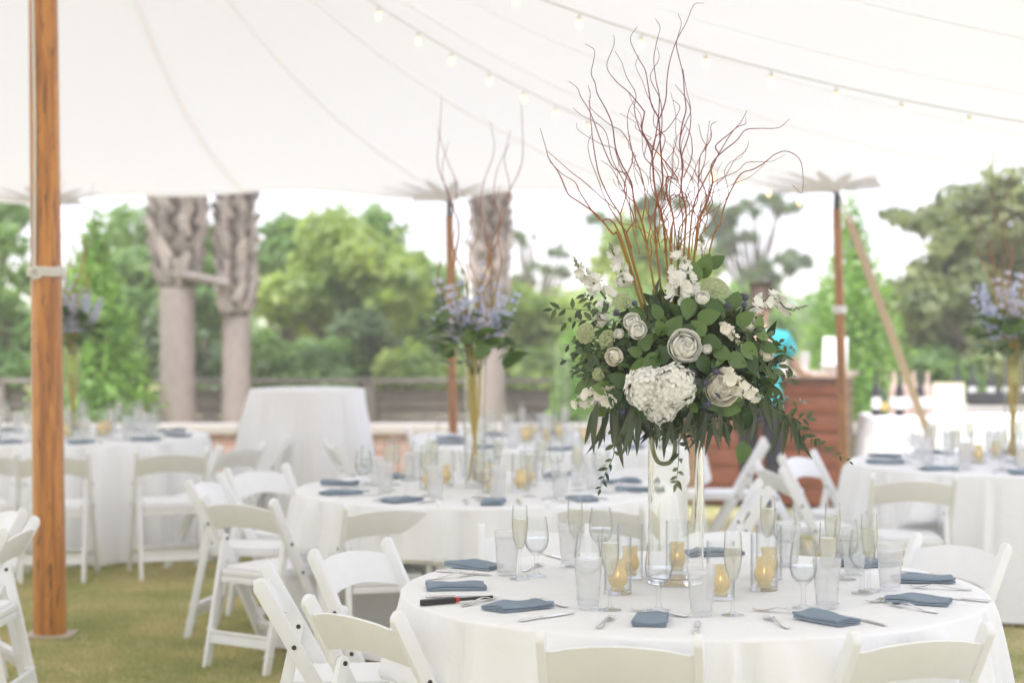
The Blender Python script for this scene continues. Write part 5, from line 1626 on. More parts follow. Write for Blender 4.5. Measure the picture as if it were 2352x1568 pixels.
# ---------- filling foliage all round, coloured dark to stand for the shaded gaps
def filler(n, C, Rx, Ry, Rz, size):
    dirs = RNG.normal(size=(n, 3)); dirs /= np.linalg.norm(dirs, axis=1)[:, None]
    rad = 0.35 + 0.6 * RNG.random(n)[:, None]
    P = np.array(C) + dirs * np.array([Rx, Ry, Rz]) * rad
    N = RNG.normal(size=(n, 3)) * 0.7 + dirs; N /= np.linalg.norm(N, axis=1)[:, None]
    T = dirs + RNG.normal(size=(n, 3)) * 0.6 + np.array([0, 0, -0.2]); T -= N * (T * N).sum(1)[:, None]; T /= np.linalg.norm(T, axis=1)[:, None]
    B = np.cross(N, T)
    s = size * RNG.uniform(0.6, 1.3, n)[:, None]; w = s * RNG.uniform(0.2, 0.36, n)[:, None]
    V = np.stack([P, P + T * s * 0.45 + B * w, P + T * s - N * s * 0.15, P + T * s * 0.45 - B * w], 1).reshape(-1, 3)
    return np_mesh('filler_foliage', V, np.arange(4 * n).reshape(-1, 4))
o = mk('filler_foliage', filler(1900, (0.02, 0.0, 0.04), 0.305, 0.27, 0.215, 0.070), leaf_mat('shaded_inner_leaf', (0.012, 0.032, 0.012), (0.06, 0.11, 0.04), 0.2, 0.3), ARR)
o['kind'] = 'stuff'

def outer_leaves(n, size):
    V, F = [], []
    rb = random.Random(77)
    for i in range(n):
        z = rb.uniform(-0.75, 1.0); a = rb.uniform(0, 2 * PI); q = math.sqrt(1 - z * z)
        d0 = Vector((q * math.cos(a), q * math.sin(a), z))
        p = Vector((0.01, 0, 0.035)) + Vector((d0.x * 0.30, d0.y * 0.265, d0.z * 0.205)) * rb.uniform(0.82, 1.08)
        d = (d0 * 0.8 + Vector((rb.uniform(-1, 1), rb.uniform(-1, 1), rb.uniform(-1.1, 0.7))) * 0.9)
        M = frame(d, d0 + Vector((rb.uniform(-.6, .6), rb.uniform(-.6, .6), rb.uniform(-.2, .8))), p, size * rb.uniform(0.6, 1.25))
        src = L_RUSC[i % 2] if i % 3 else L_SALAL[i % 3]
        o = len(V)
        V += [M @ v.co for v in src.vertices]; F += [tuple(o + j for j in pl.vertices) for pl in src.polygons]
    return raw('outer_foliage', V, F, 180)
o = mk('outer_foliage', outer_leaves(420, 0.055), LM_SALAL, ARR)
o['kind'] = 'stuff'

# ---------- broad leaves
SAL = [(850,455,-95,118),(775,550,60,125),(715,705,55,120),(650,745,205,120),(470,845,150,110),(450,940,250,105),(935,760,-60,110),(905,560,130,110),(965,500,20,125),(985,640,-20,110),(940,225,75,135),(1005,200,35,110),(885,255,95,120),(985,965,-40,135),(1075,1000,-10,125),(1165,1060,-75,130),(1150,1240,-95,125),(1120,740,-30,120),(1040,700,-25,110),(1190,690,-35,120),(1295,670,-15,95),(860,590,-50,105),(620,640,60,100),(1105,410,65,105),(1165,510,35,110),(1240,530,70,80),(590,1035,-15,115),(380,890,170,105),(585,770,200,100),(1000,450,-30,110),(700,560,110,90),(560,690,160,80),(820,860,-100,80),(1200,760,-60,110),(1260,600,-10,90),(680,470,120,90),(1080,860,-20,100),(900,880,-70,90),(1110,930,-15,110),(560,480,140,80)]
for i, (zx, zy, ang, sz) in enumerate(SAL):
    x, y = z7(zx, zy)
    p = front(x, y, 0.015)
    a = math.radians(ang)
    L = sz * 0.42 * KV * 1.05
    rb = random.Random(i * 3 + 1)
    out = outward(p)
    d = Vector((math.cos(a), rb.uniform(-0.35, 0.25), math.sin(a)))
    nrm_ = (out * 0.6 + Vector((rb.uniform(-0.35, 0.35), -1.0, rb.uniform(0.0, 0.6)))).normalized()
    p = p - d.normalized() * L * 0.5
    mk('leaf', L_SALAL[i % 3], None, ARR, M=frame(d, nrm_, p, L))
# ---------- sprigs
def sprig(pts, kind, nleaf, size, seed, stem=M_STEM, opp=True, droop=0.0, taper=0.5, back=0.0):
    rb = random.Random(seed)
    P = []
    for i, (zx, zy) in enumerate(pts):
        x, y = z7(zx, zy)
        P.append(front(x, y, 0.0) + Vector((0, back + rb.uniform(-0.01, 0.01), 0)))
    S = spline(P, 8)
    st = mk('leafy_sprig', tube('leafy_sprig', S, 0.0016, 0.0007, n=5), stem, ARR)
    for k in range(nleaf):
        f = (k + 0.6) / nleaf
        i = min(len(S) - 2, int(f * (len(S) - 1)))
        d = (S[i + 1] - S[i]).normalized()
        sgn = 1 if k % 2 else -1
        sidev = Vector((0, -1, 0.15)).cross(d)
        sidev = sidev.normalized() if sidev.length > 1e-4 else d.orthogonal()
        ang = rb.uniform(0.55, 1.0)
        ld = d * math.cos(ang) + sidev * sgn * math.sin(ang) + Vector((rb.uniform(-.15, .15), rb.uniform(-.45, .25), rb.uniform(-.15, .15) - droop))
        nn2 = Vector((rb.uniform(-0.5, 0.5), -1, rb.uniform(-0.1, 0.7)))
        L = size * (1 - taper * f) * rb.uniform(0.8, 1.2)
        mk('leaf', kind[k % len(kind)], None, st, M=frame(ld, nn2, S[i], L))
    mk('leaf', kind[0], None, st, M=frame(S[-1] - S[-2], Vector((0.2, -1, 0.3)), S[-1], size * (1 - taper)))
RS = [[(420,480),(300,465),(180,455),(110,460)], [(400,520),(280,520),(170,535)], [(420,640),(300,640),(185,655)], [(440,740),(320,760),(170,735)], [(430,800),(300,810),(225,800)], [(390,500),(320,420),(290,380)],
      [(1150,560),(1300,620),(1420,680)], [(1200,800),(1310,790),(1360,750)], [(1200,900),(1330,950),(1470,965)], [(1300,1000),(1420,1050),(1510,1060)], [(1280,880),(1380,850),(1425,830)], [(440,700),(330,690),(240,700)], [(450,860),(340,830),(250,790)]]
for i, pts in enumerate(RS):
    sprig(pts, L_RUSC, 8, 0.046, 200 + i, taper=0.25)
sprig([(1250,950),(1380,1050),(1500,1150),(1600,1210),(1735,1293)], L_RUSC, 22, 0.040, 231, taper=0.55)
sprig([(1330,930),(1370,1010),(1460,1100),(1560,1180)], L_RUSC, 13, 0.046, 232, taper=0.5)
sprig([(440,1100),(445,1250),(400,1350),(372,1440)], L_RUSC, 11, 0.036, 233, taper=0.3)
sprig([(800,1130),(800,1280),(790,1380),(785,1410)], L_RUSC, 10, 0.040, 234, taper=0.2)
sprig([(830,1080),(760,1130),(715,1140)], L_RUSC, 5, 0.040, 235, taper=0.2)
sprig([(700,540),(650,520),(610,500)], L_RUSC, 6, 0.042, 236, taper=0.2)
sprig([(1050,480),(1080,400),(1125,385)], L_RUSC, 5, 0.042, 237, taper=0.2)
sprig([(900,1050),(880,1130),(850,1200)], L_RUSC, 7, 0.04, 238, taper=0.2)
# long drooping eucalyptus leaves
k = 0
for (x0, x1, y0, y1, cnt) in [(330, 600, 960, 1060, 17), (880, 1240, 980, 1080, 22), (1350, 1440, 1030, 1090, 6), (640, 880, 1040, 1080, 8), (1180, 1300, 900, 980, 6)]:
    rb = random.Random(int(x0))
    stems = None
    for i in range(cnt):
        zx, zy = rb.uniform(x0, x1), rb.uniform(y0, y1)
        x, y = z7(zx, zy)
        p = front(x, y, rb.uniform(-0.03, 0.02))
        sidew = (zx - (x0 + x1) / 2) / (x1 - x0)
        d = Vector((0.25 * sidew + rb.uniform(-0.28, 0.28) - (0.18 if x0 < 400 else -0.05), rb.uniform(-0.3, 0.15), -1))
        L = rb.uniform(0.085, 0.165) * (0.8 if 600 < x0 < 900 else 1)
        mk('leaf', L_EUC[k % 3], None, ARR, M=frame(d, Vector((rb.uniform(-0.8, 0.8), -1, 0.2)), p, L)); k += 1

# ---------- rose
def shell_petal(name, rim, hw, r, seed):
    """a petal lying on a shell of radius r (unit rose), its rounded rim at angle `rim` from the axis, lip curled out"""
    rb = random.Random(seed)
    V, F = [], []
    nu, nt = 6, 5
    for j in range(nt + 1):
        t = j / nt
        for i in range(nu + 1):
            u = -1 + 2 * i / nu
            edge = rim + math.radians(26) * abs(u) ** 2.6
            th = math.radians(128) + (edge - math.radians(128)) * t
            lip = 0.10 * max(0.0, (t - 0.72) / 0.28) ** 1.5 * (1 - 0.4 * u * u)
            rr = r * (1 + lip + 0.05 * u * (1 if t > 0.3 else 0) + 0.015 * rb.uniform(-1, 1) * t)
            az = u * hw * (0.55 + 0.45 * math.sin(min(1.0, 0.25 + t) * PI / 2))
            V.append((rr * math.sin(th) * math.cos(az), rr * math.sin(th) * math.sin(az), rr * math.cos(th) * 0.92))
    for j in range(nt):
        for i in range(nu):
            a = j * (nu + 1) + i
            F.append((a, a + 1, a + nu + 2, a + nu + 1))
    return raw(name, V, F, 180)
BIG = [(10, 3, 1.30, 0.46), (20, 3, 1.25, 0.55), (31, 4, 1.0, 0.65), (43, 5, 0.86, 0.76), (57, 5, 0.86, 0.88), (74, 6, 0.74, 1.0)]
SMALL = [(12, 3, 1.25, 0.56), (33, 4, 1.0, 0.76), (60, 5, 0.85, 1.0)]
RING = {}
for nm, rings in (('big', BIG), ('small', SMALL)):
    for ci, m_ in enumerate((M_WHITE, M_CREAM)):
        L_ = []
        for k, (rim, cnt, hw, r) in enumerate(rings):
            me = shell_petal('petal', math.radians(rim), hw, r, k); me.materials.append(m_); L_.append((me, cnt))
        RING[nm, ci] = L_
def rose(p, axis, R, cream=False, seed=0, parent=None):
    parent = parent or ARR
    rb = random.Random(seed)
    M = frame(Vector(axis).orthogonal(), axis, Vector(p) - Vector(axis) * R * 0.35, 1.0)
    core = lathe('rose', [(0, -0.75 * R), (0.25 * R, -0.6 * R), (0.33 * R, -0.1 * R), (0.30 * R, 0.15 * R), (0.2 * R, 0.27 * R), (0.08 * R, 0.30 * R), (0.0, 0.24 * R)], 14)
    o = mk('rose', core, M_CREAM if cream else M_WHITE, parent, M=M)
    for ri, (me, cnt) in enumerate(RING['big' if R > 0.036 else 'small', int(cream)]):
        for i in range(cnt):
            a = 2 * PI * i / cnt + ri * 0.9 + rb.uniform(-0.12, 0.12)
            q = mk('petal', me, None, o)
            q.rotation_euler = (rb.uniform(-0.06, 0.06), rb.uniform(-0.06, 0.06), a)
            q.scale = (R * rb.uniform(0.96, 1.04),) * 3
    return o
rx = lambda zx, zy, push=0.04: front(*z7(zx, zy), push)
def facing(p, tilt=0.2, side=0.0): 
    d = outward(p); return (Vector((d.x * 0.6 + side, min(d.y, -0.5) - 0.4, d.z * 0.5 + tilt))).normalized()
p = rx(835, 655, 0.05); rose(p, facing(p, 0.25), 0.050, False, 1)
p = rx(1040, 890, 0.05); rose(p, facing(p, 0.1, -0.1), 0.052, True, 2)
p = rx(545, 520); rose(p, facing(p, 0.6), 0.028, False, 3)
p = rx(575, 570, 0.05); rose(p, facing(p, 0.2, 0.2), 0.029, False, 4)
p = rx(930, 385); rose(p, facing(p, 0.9), 0.022, False, 5)
p = rx(440, 720, 0.03); rose(p, facing(p, -0.2, -0.4), 0.028, True, 6)
p = rx(500, 290, 0.0); rose(p, facing(p, 0.6), 0.025, False, 7)
p = rx(370, 510, 0.0); rose(p, facing(p, 0.2, -0.4), 0.022, False, 8)
p = rx(1185, 530, 0.0); rose(p, facing(p, 0.4, 0.3), 0.026, False, 9)
p = rx(955, 675, 0.05); rose(p, facing(p, 0.3), 0.015, False, 10)
p = rx(470, 590, 0.03); rose(p, facing(p, 0.1, -0.3), 0.016, False, 11)
p = rx(1290, 700, 0.0); rose(p, facing(p, 0.1, 0.3), 0.024, True, 12)
# ---------- hydrangea
def floret_mesh():
    V, F = [], []
    for k in range(4):
        a = PI / 2 * k
        c, s = math.cos(a), math.sin(a)
        pts = [(0.03, 0, 0), (0.45, -0.42, 0.10), (0.95, -0.30, 0.02), (1.02, 0.05, -0.10), (0.90, 0.36, 0.04), (0.42, 0.40, 0.12), (0.5, 0, 0.0)]
        o = len(V)
        V += [(x * c - y * s, x * s + y * c, z + 0.05 * (k % 2)) for x, y, z in pts]
        for i in range(6):
            F.append((o + 6, o + i, o + (i + 1) % 6))
    return raw('floret', V, F, 180)
FLORET = floret_mesh(); FLORET.materials.append(M_WHITE)
def hydrangea(zx, zy, R, n, seed, push=0.05, squash=0.8):
    rb = random.Random(seed)
    p = rx(zx, zy, push); ax = facing(p, 0.15)
    M = frame(Vector(ax).orthogonal(), ax, p, 1.0)
    core = lathe('hydrangea', [(0, -0.6 * R), (0.5 * R, -0.45 * R), (0.78 * R, -0.05 * R), (0.66 * R, 0.42 * R * squash), (0.35 * R, 0.70 * R * squash), (0, 0.78 * R * squash)], 14, smooth=180)
    o = mk('hydrangea', core, M_CREAM, ARR, M=M)
    for i in range(n):
        z = 1 - 1.45 * (i + 0.5) / n; a = 2.39996 * i
        r = math.sqrt(max(0, 1 - z * z))
        d = Vector((r * math.cos(a), r * math.sin(a), z * squash)) 
        q = d * R * rb.uniform(0.88, 1.03)
        nn2 = (d + Vector((rb.uniform(-.5, .5), rb.uniform(-.5, .5), rb.uniform(-.3, .5)))).normalized()
        t = Vector((rb.uniform(-1, 1), rb.uniform(-1, 1), rb.uniform(-1, 1))).cross(nn2)
        mk('floret', FLORET, None, o, M=frame(t, nn2, q, rb.uniform(0.0155, 0.021)))
hydrangea(625, 895, 0.063, 74, 1)
hydrangea(770, 880, 0.068, 82, 2)
hydrangea(700, 985, 0.052, 50, 3, 0.035)
# ---------- stock spikes
def ruffle_mesh():
    V, F = [], []
    rb = random.Random(5)
    for k in range(7):
        a = 2 * PI * k / 7 + rb.uniform(-0.2, 0.2)
        tl = rb.uniform(0.2, 0.9)
        d = Vector((math.cos(a) * math.cos(tl), math.sin(a) * math.cos(tl), math.sin(tl)))
        sv = Vector((-math.sin(a), math.cos(a), 0)) * 0.42
        o = len(V)
        V += [Vector((0, 0, 0)), d * 0.6 - sv, d * 1.0 - sv * 0.8 + Vector((0, 0, 0.12)), d * 1.08 + Vector((0, 0, -0.06)), d * 0.98 + sv * 0.8 + Vector((0, 0, 0.1)), d * 0.6 + sv]
        for i in range(1, 5): F.append((o, o + i, o + i + 1))
    return raw('floret', V, F, 180)
RUF = ruffle_mesh(); RUF.materials.append(M_WHITE)
RUFC = RUF.copy(); RUFC.materials.clear(); RUFC.materials.append(M_CREAM)
BUD = lathe('bud', [(0, 0), (0.3, 0.2), (0.38, 0.55), (0.2, 0.95), (0, 1.05)], 8); BUD.materials.append(mat('grey_green_bud', (0.32, 0.38, 0.26), 0.6))
def stock(pts, R, n, seed, me=RUF, push=0.0, buds=5, f0=0.0):
    rb = random.Random(seed)
    P = [rx(zx, zy, push) for zx, zy in pts]
    S = spline(P, 8)
    st = mk('stock_spike', tube('stock_spike', S, 0.004, 0.0015, n=6), M_STEM, ARR)
    for i in range(n):
        f = f0 + (1 - f0) * (i + 0.3) / n * 0.80
        q = S[int(f * (len(S) - 1))]; k_ = int(f * (len(S) - 1)); dd = (S[min(k_ + 1, len(S) - 1)] - S[max(0, k_ - 1)]).normalized()
        sd_ = (Quaternion(dd, 2.4 * i) @ dd.orthogonal()).normalized()
        s = R * (1.0 - 0.45 * f) * rb.uniform(0.8, 1.15)
        nn2 = (sd_ + dd * 0.35 + Vector((0, -0.25, 0))).normalized()
        mk('stock_floret', me, None, st, M=frame(dd, nn2, q + sd_ * s * 0.35, s))
    for i in range(buds * 2):
        f = 0.78 + 0.22 * i / (buds * 2 - 1); k_ = int(f * (len(S) - 1)); q = S[k_]
        dd = (S[k_] - S[k_ - 1]).normalized(); sd_ = (Quaternion(dd, 2.4 * i) @ dd.orthogonal()).normalized()
        s = 0.0105 * (1.25 - 0.6 * (f - 0.78) / 0.22)
        M = frame(sd_.cross(dd), (dd * 0.8 + sd_ * 0.8), q, s)
        mk('bud', BUD, None, st, M=M)
stock([(800,380),(800,280),(800,150),(800,40)], 0.032, 15, 1, buds=5)
stock([(400,400),(330,310),(260,250),(228,175)], 0.029, 14, 2)
stock([(500,310),(470,210),(440,150),(425,100)], 0.027, 11, 3)
stock([(940,260),(930,180),(925,110),(922,55)], 0.020, 6, 4, f0=0.2)
stock([(1130,500),(1210,440),(1320,400),(1400,460),(1500,440)], 0.026, 14, 5, f0=0.25)
stock([(430,930),(340,930),(270,960),(222,1005)], 0.029, 13, 6, RUFC)
stock([(1060,830),(1130,880),(1200,920),(1255,935)], 0.030, 13, 7, RUFC, push=0.05)
stock([(1040,560),(1090,590),(1140,660)], 0.018, 8, 8, RUFC, push=0.02, buds=3)
stock([(860,330),(840,250),(830,190)], 0.028, 9, 9, buds=2)
# ---------- umbels (queen anne's lace)
def umbel(zx, zy, R, n, seed, tilt=0.6, side=0.0, push=0.0):
    rb = random.Random(seed)
    p = rx(zx, zy, push); ax = facing(p, tilt, side)
    Vv, Ff = [], []
    for i in range(n):
        rr_ = math.sqrt((i + 0.5) / n); a = 2.39996 * i
        q = Vector((R * rr_ * math.cos(a), R * rr_ * math.sin(a), R * 0.5 * (1 - rr_ ** 2) + rb.uniform(-0.002, 0.002)))
        s = rb.uniform(0.0022, 0.0042)
        o = len(Vv)
        for k_ in range(5):
            b = 2 * PI * k_ / 5
            Vv.append(q + Vector((s * math.cos(b), s * math.sin(b), 0.0005 * (k_ % 2))))
        Vv.append(q + Vector((0, 0, s * 0.7)))
        for k_ in range(5): Ff.append((o + 5, o + k_, o + (k_ + 1) % 5))
        if i % 5 == 0:                                   # ray stalk
            b0, b1 = Vector((0, 0, -R * 0.6)), q
            sv = (b1 - b0).orthogonal().normalized() * 0.0005
            o = len(Vv); Vv += [b0 - sv, b0 + sv, b1 + sv, b1 - sv]; Ff.append((o, o + 1, o + 2, o + 3))
    M = frame(Vector(ax).orthogonal(), ax, p, 1.0)
    mk('lace_umbel', raw('lace_umbel', Vv, Ff, None), M_UMBEL, ARR, M=M)
umbel(1000, 345, 0.046, 330, 1, 0.9, 0.25)
umbel(292, 590, 0.032, 240, 2, 0.1, -0.2, 0.02)
umbel(490, 420, 0.034, 150, 3, 0.7, -0.2)
umbel(410, 620, 0.028, 110, 4, 0.3, -0.3)
umbel(360, 815, 0.02, 90, 5, -0.1, -0.3)
# ---------- thistles
HEAD = lathe('thistle', [(0, -0.2), (0.55, -0.1), (0.78, 0.25), (0.80, 0.6), (0.6, 1.0), (0.3, 1.22), (0, 1.3)], 14)
def head_spikes():
    V, F = [], []
    for i in range(90):
        z = 1.25 - 1.3 * (i + 0.5) / 90; a = 2.39996 * i
        r = 0.8 * math.sqrt(max(0.02, 1 - ((z - 0.45) / 0.85) ** 2))
        q = Vector((r * math.cos(a), r * math.sin(a), z)); d = Vector((math.cos(a) * r, math.sin(a) * r, (z - 0.3) * 0.9)).normalized()
        sv = d.orthogonal().normalized() * 0.07
        o = len(V); V += [q - sv, q + sv, q + d * 0.28]; F.append((o, o + 1, o + 2))
    return raw('spike_tips', V, F, None)
TIPS = head_spikes(); TIPS.materials.append(M_THIS); HEAD.materials.append(M_THIS)
def bract_mesh():
    V, F = [], []
    for k in range(13):
        a = 2 * PI * k / 13
        d = Vector((math.cos(a), math.sin(a), 0.25 + 0.2 * (k % 2))); sv = Vector((-math.sin(a), math.cos(a), 0)) * 0.10
        o = len(V); V += [Vector((0, 0, -0.1)), d * 0.9 + sv, d * 2.1, d * 0.9 - sv]; F.append((o, o + 1, o + 2, o + 3))
    return raw('bract', V, F, None)
BRACT = bract_mesh(); BRACT.materials.append(M_BRACT)
for i, (zx, zy, s) in enumerate([(1160,400,.0125),(1153,438,.0115),(875,805,.0095),(885,862,.011),(945,862,.012),(1003,800,.0115),(955,975,.0115),(497,1020,.0135),(1228,1055,.0145),(1010,930,.010),(460,480,.010),(1065,440,.010),(560,430,.009)]):
    p = rx(zx, zy, 0.05 if 600 < zx < 1100 and zy > 700 else 0.02); ax = facing(p, 0.25, 0.2 * math.sin(i))
    M = frame(Vector(ax).orthogonal(), ax, p, s)
    o = mk('thistle', HEAD, None, ARR, M=M)
    mk('spike_tips', TIPS, None, o); mk('bract', BRACT, None, o)
    q = p - ax * s * 0.2
    mk('thistle_stem', tube('thistle_stem', [q, q.lerp(Vector((0, 0, 0)), 0.35) + Vector((0, 0, 0.01)), q.lerp(Vector((0, 0, 0)), 0.75)], 0.0013, n=5), M_STEMB, ARR)

# ================================================================== BLUE ARRANGEMENTS ON THE OTHER TABLES
VASE2 = lathe('tapered_glass_vase', [(0, 0), (0.046, 0), (0.047, 0.004), (0.050, 0.2), (0.058, 0.635), (0.0585, 0.64), (0.0555, 0.64), (0.0555, 0.635), (0.0475, 0.2), (0.0445, 0.014), (0, 0.012)], 32)
VASE2.materials.append(M_GLASS)
def delph_floret():
    V, F = [], []
    for k in range(5):
        a = 2 * PI * k / 5
        d = Vector((math.cos(a), math.sin(a), 0.25)); sv = Vector((-math.sin(a), math.cos(a), 0)) * 0.42
        o = len(V); V += [Vector((0, 0, 0)), d * 0.7 + sv, d * 1.1, d * 0.7 - sv]; F.append((o, o + 1, o + 2, o + 3))
    return V, F
DV, DF = delph_floret()
def spike(pts, n, R, seed):
    rb = random.Random(seed)
    S = spline(pts, 8)
    V, F = [], []
    for i in range(n):
        f = 0.5 + 0.5 * (i + 0.5) / n
        k_ = int(f * (len(S) - 1)); q = S[k_]; dd = (S[k_] - S[k_ - 1]).normalized()
        sd_ = (Quaternion(dd, 2.4 * i) @ dd.orthogonal()).normalized()
        s = R * (1.1 - 0.5 * f) * rb.uniform(0.7, 1.2)
        M = frame(dd, sd_ + dd * 0.3, q + sd_ * s * rb.uniform(0.5, 1.9), s)
        o = len(V); V += [M @ v for v in DV]; F += [tuple(o + j for j in f_) for f_ in DF]
    return raw('delphinium', V, F, None), S
def blue_arrangement(loc, rz, label, seed):
    rb = random.Random(seed)
    z0 = loc[2]
    root = thing('blue_flower_arrangement', label, 'flower arrangement', loc, rz, 'blue flower arrangements')
    for k in range(17):
        a = 2 * PI * k * 0.382 + rb.uniform(-0.2, 0.2)
        tl = math.sqrt((k + 0.5) / 17)
        e = Vector((0.25 * math.cos(a) * tl, 0.25 * math.sin(a) * tl, 0.90 + 0.27 * (1 - tl) + rb.uniform(-0.08, 0.10)))
        pts = [Vector((0.015 * math.cos(a), 0.015 * math.sin(a), 0.55)), Vector((e.x * 0.5, e.y * 0.5, 0.72)), e]
        me, S = spike(pts, 22, 0.024, seed * 50 + k)
        o = mk('delphinium', me, M_DELPH if k % 3 else M_LILAC, root)
        mk('stem', tube('stem', S, 0.0025, 0.0012, n=5), M_STEM, o)
    for k in range(76):
        a = 2 * PI * k * 0.382; f = k / 44
        r = 0.05 + 0.15 * math.sqrt(rb.random()); z = 0.60 + 0.24 * rb.random()
        p = Vector((r * math.cos(a), r * math.sin(a), z))
        d = Vector((math.cos(a), math.sin(a), rb.uniform(-0.3, 1.0)))
        mk('leaf', L_SALAL[k % 3], None, root, M=frame(d, Vector((rb.uniform(-.4, .4), rb.uniform(-.4, .4), 1)), p - d * 0.03, rb.uniform(0.095, 0.13)))
    for k in range(12):
        a = 2 * PI * k / 12 + rb.uniform(-0.3, 0.3); L = rb.uniform(0.75, 1.25); sp = rb.uniform(0.10, 0.30)
        pts = [Vector((-0.03 * math.cos(a), -0.03 * math.sin(a), 0.03)), Vector((0.02 * math.cos(a), 0.02 * math.sin(a), 0.35)), Vector((0.03 * math.cos(a), 0.03 * math.sin(a), 0.62))]
        if k % 3 == 0 or k == 4:
            pts[1] += Vector((0.014 * math.sin(k * 2.1), 0.014 * math.cos(k * 1.7), 0))
            mk('vase_stem', tube('vase_stem', spline(pts, 5), 0.0058, 0.0048, n=6), M_YSTEM, root)
        q = pts[-1]; P = [q]
        for i in range(1, 9):
            f = i / 8
            P.append(Vector((sp * f * math.cos(a) + 0.03 * math.cos(a) + 0.025 * math.sin(i * 1.7 + k), sp * f * math.sin(a) + 0.025 * math.cos(i * 1.9 + k), 0.62 + L * f)))
        S = spline(P, 4); n_ = len(S)
        V, F = tube_data([v - Vector((0, 0, 0)) for v in S], [0.0058 + (0.0012 - 0.0058) * (i / (n_ - 1)) ** 0.7 for i in range(n_)], 5)
        o = mk('willow_branch', raw('willow_branch', [(v[0], v[1], v[2] - 0.62) for v in V], F, 60), M_WILLOW, root, (0, 0, 0.62))
    return root
for k_, px, rz in ((2, 1090, 0.3), (3, 166, 1.4), (4, 2328, 2.6), (5, 1290, 4.0)):
    (tx, ty), desc = TABLES[k_]
    X = (px - CX) / F_PX * ty
    v = mk('tapered_glass_vase', VASE2, None, None, (X, ty, ZT)); tag(v, 'slim tapered glass vase with yellow stems on ' + desc, 'vase', 'slim glass vases')
    if k_ != 5:
        blue_arrangement((X, ty, ZT + 0.002), rz, 'blue delphinium and willow arrangement on ' + desc, 300 + k_)
    else:
        tag(v, 'slim empty glass vase on ' + desc, 'vase')

# ================================================================== PERSON AT THE BAR
def skin_figure(name, verts, edges, radii, root_i, parent, material, sub=2):
    me = bpy.data.meshes.new(name)
    me.from_pydata(verts, edges, [])
    o = bpy.data.objects.new(name, me); COL.objects.link(o); o.parent = parent
    o.modifiers.new('skin', 'SKIN')
    for i, r in enumerate(radii):
        sv = me.skin_vertices[0].data[i]
        sv.radius = r if isinstance(r, tuple) else (r, r)
        sv.use_root = (i == root_i)
    s = o.modifiers.new('sub', 'SUBSURF'); s.levels = s.render_levels = sub
    dg = bpy.context.evaluated_depsgraph_get()
    ev = o.evaluated_get(dg)
    m2 = bpy.data.meshes.new_from_object(ev)
    o.modifiers.clear(); o.data = m2
    m2.materials.clear(); m2.materials.append(material)
    m2.polygons.foreach_set('use_smooth', [True] * len(m2.polygons))
    return o
M_SKIN = mat('skin', (0.55, 0.34, 0.26), 0.5, var=0.06, scale=20)
M_SHIRT = mat('turquoise_shirt', (0.04, 0.40, 0.46), 0.8, var=0.12, scale=6, bump=0.3, bscale=300)
M_TROUS = mat('dark_trousers', (0.022, 0.022, 0.035), 0.85, var=0.2, scale=20)
M_HAIR = mat('brown_hair', (0.06, 0.035, 0.02), 0.5, var=0.4, scale=60, stretch=(4, 4, 0.6))
M_SHOE = mat('black_shoe', (0.02, 0.02, 0.02), 0.4)
pp = at(1746, 1150, 14.55)
per = thing('person', 'person in a turquoise polo shirt and dark trousers resting a hand on the bar', 'person', (pp.x, pp.y, 0), math.radians(-14))
# local: facing +y (towards the bar, away from the camera); right arm reaches to the bar
body_v = [(0, 0, 1.00), (0, 0.0, 1.22), (0, -0.015, 1.38), (0, 0.0, 1.46), (0, 0.02, 1.53), (0, 0.03, 1.60), (0, 0.035, 1.68), (0, 0.02, 1.74),
          (0.17, -0.01, 1.38), (0.26, 0.08, 1.17), (0.30, 0.26, 1.115), (0.31, 0.33, 1.115),
          (-0.17, -0.01, 1.38), (-0.23, -0.04, 1.12), (-0.22, 0.04, 0.88), (-0.215, 0.06, 0.81)]
body_e = [(0, 1), (1, 2), (2, 3), (3, 4), (4, 5), (5, 6), (6, 7), (2, 8), (8, 9), (9, 10), (10, 11), (2, 12), (12, 13), (13, 14), (14, 15)]
body_r = [(0.13, 0.09), (0.13, 0.085), (0.14, 0.08), (0.055, 0.055), (0.055, 0.06), (0.072, 0.085), (0.075, 0.09), (0.05, 0.06),
          0.052, 0.040, 0.028, (0.032, 0.018), 0.052, 0.040, 0.028, (0.02, 0.034)]
skin_figure('body', body_v, body_e, body_r, 0, per, M_SKIN)
sh_v = [(0, 0, 0.93), (0, 0, 1.05), (0, 0, 1.22), (0, -0.012, 1.38), (0, 0, 1.455), (0.175, -0.01, 1.385), (0.235, 0.045, 1.25), (-0.175, -0.01, 1.385), (-0.215, -0.03, 1.24)]
sh_e = [(0, 1), (1, 2), (2, 3), (3, 4), (3, 5), (5, 6), (3, 7), (7, 8)]
sh_r = [(0.175, 0.125), (0.17, 0.12), (0.165, 0.115), (0.175, 0.105), (0.075, 0.07), 0.078, 0.070, 0.078, 0.070]
shirt = skin_figure('shirt', sh_v, sh_e, sh_r, 1, per, M_SHIRT)
tr_v = [(0, 0, 0.97), (0.09, 0, 0.88), (0.10, 0.01, 0.50), (0.105, -0.01, 0.07), (-0.09, 0, 0.88), (-0.10, 0.02, 0.50), (-0.11, 0.0, 0.07)]
skin_figure('trousers', tr_v, [(0, 1), (1, 2), (2, 3), (0, 4), (4, 5), (5, 6)], [(0.16, 0.115), (0.105, 0.11), 0.072, 0.058, (0.105, 0.11), 0.072, 0.058], 0, per, M_TROUS)
for s in (-1, 1):
    skin_figure('shoe', [(0.105 * s, -0.05, 0.045), (0.108 * s, 0.06, 0.045), (0.112 * s, 0.16, 0.035)], [(0, 1), (1, 2)], [0.045, (0.045, 0.042), (0.042, 0.03)], 0, per, M_SHOE)
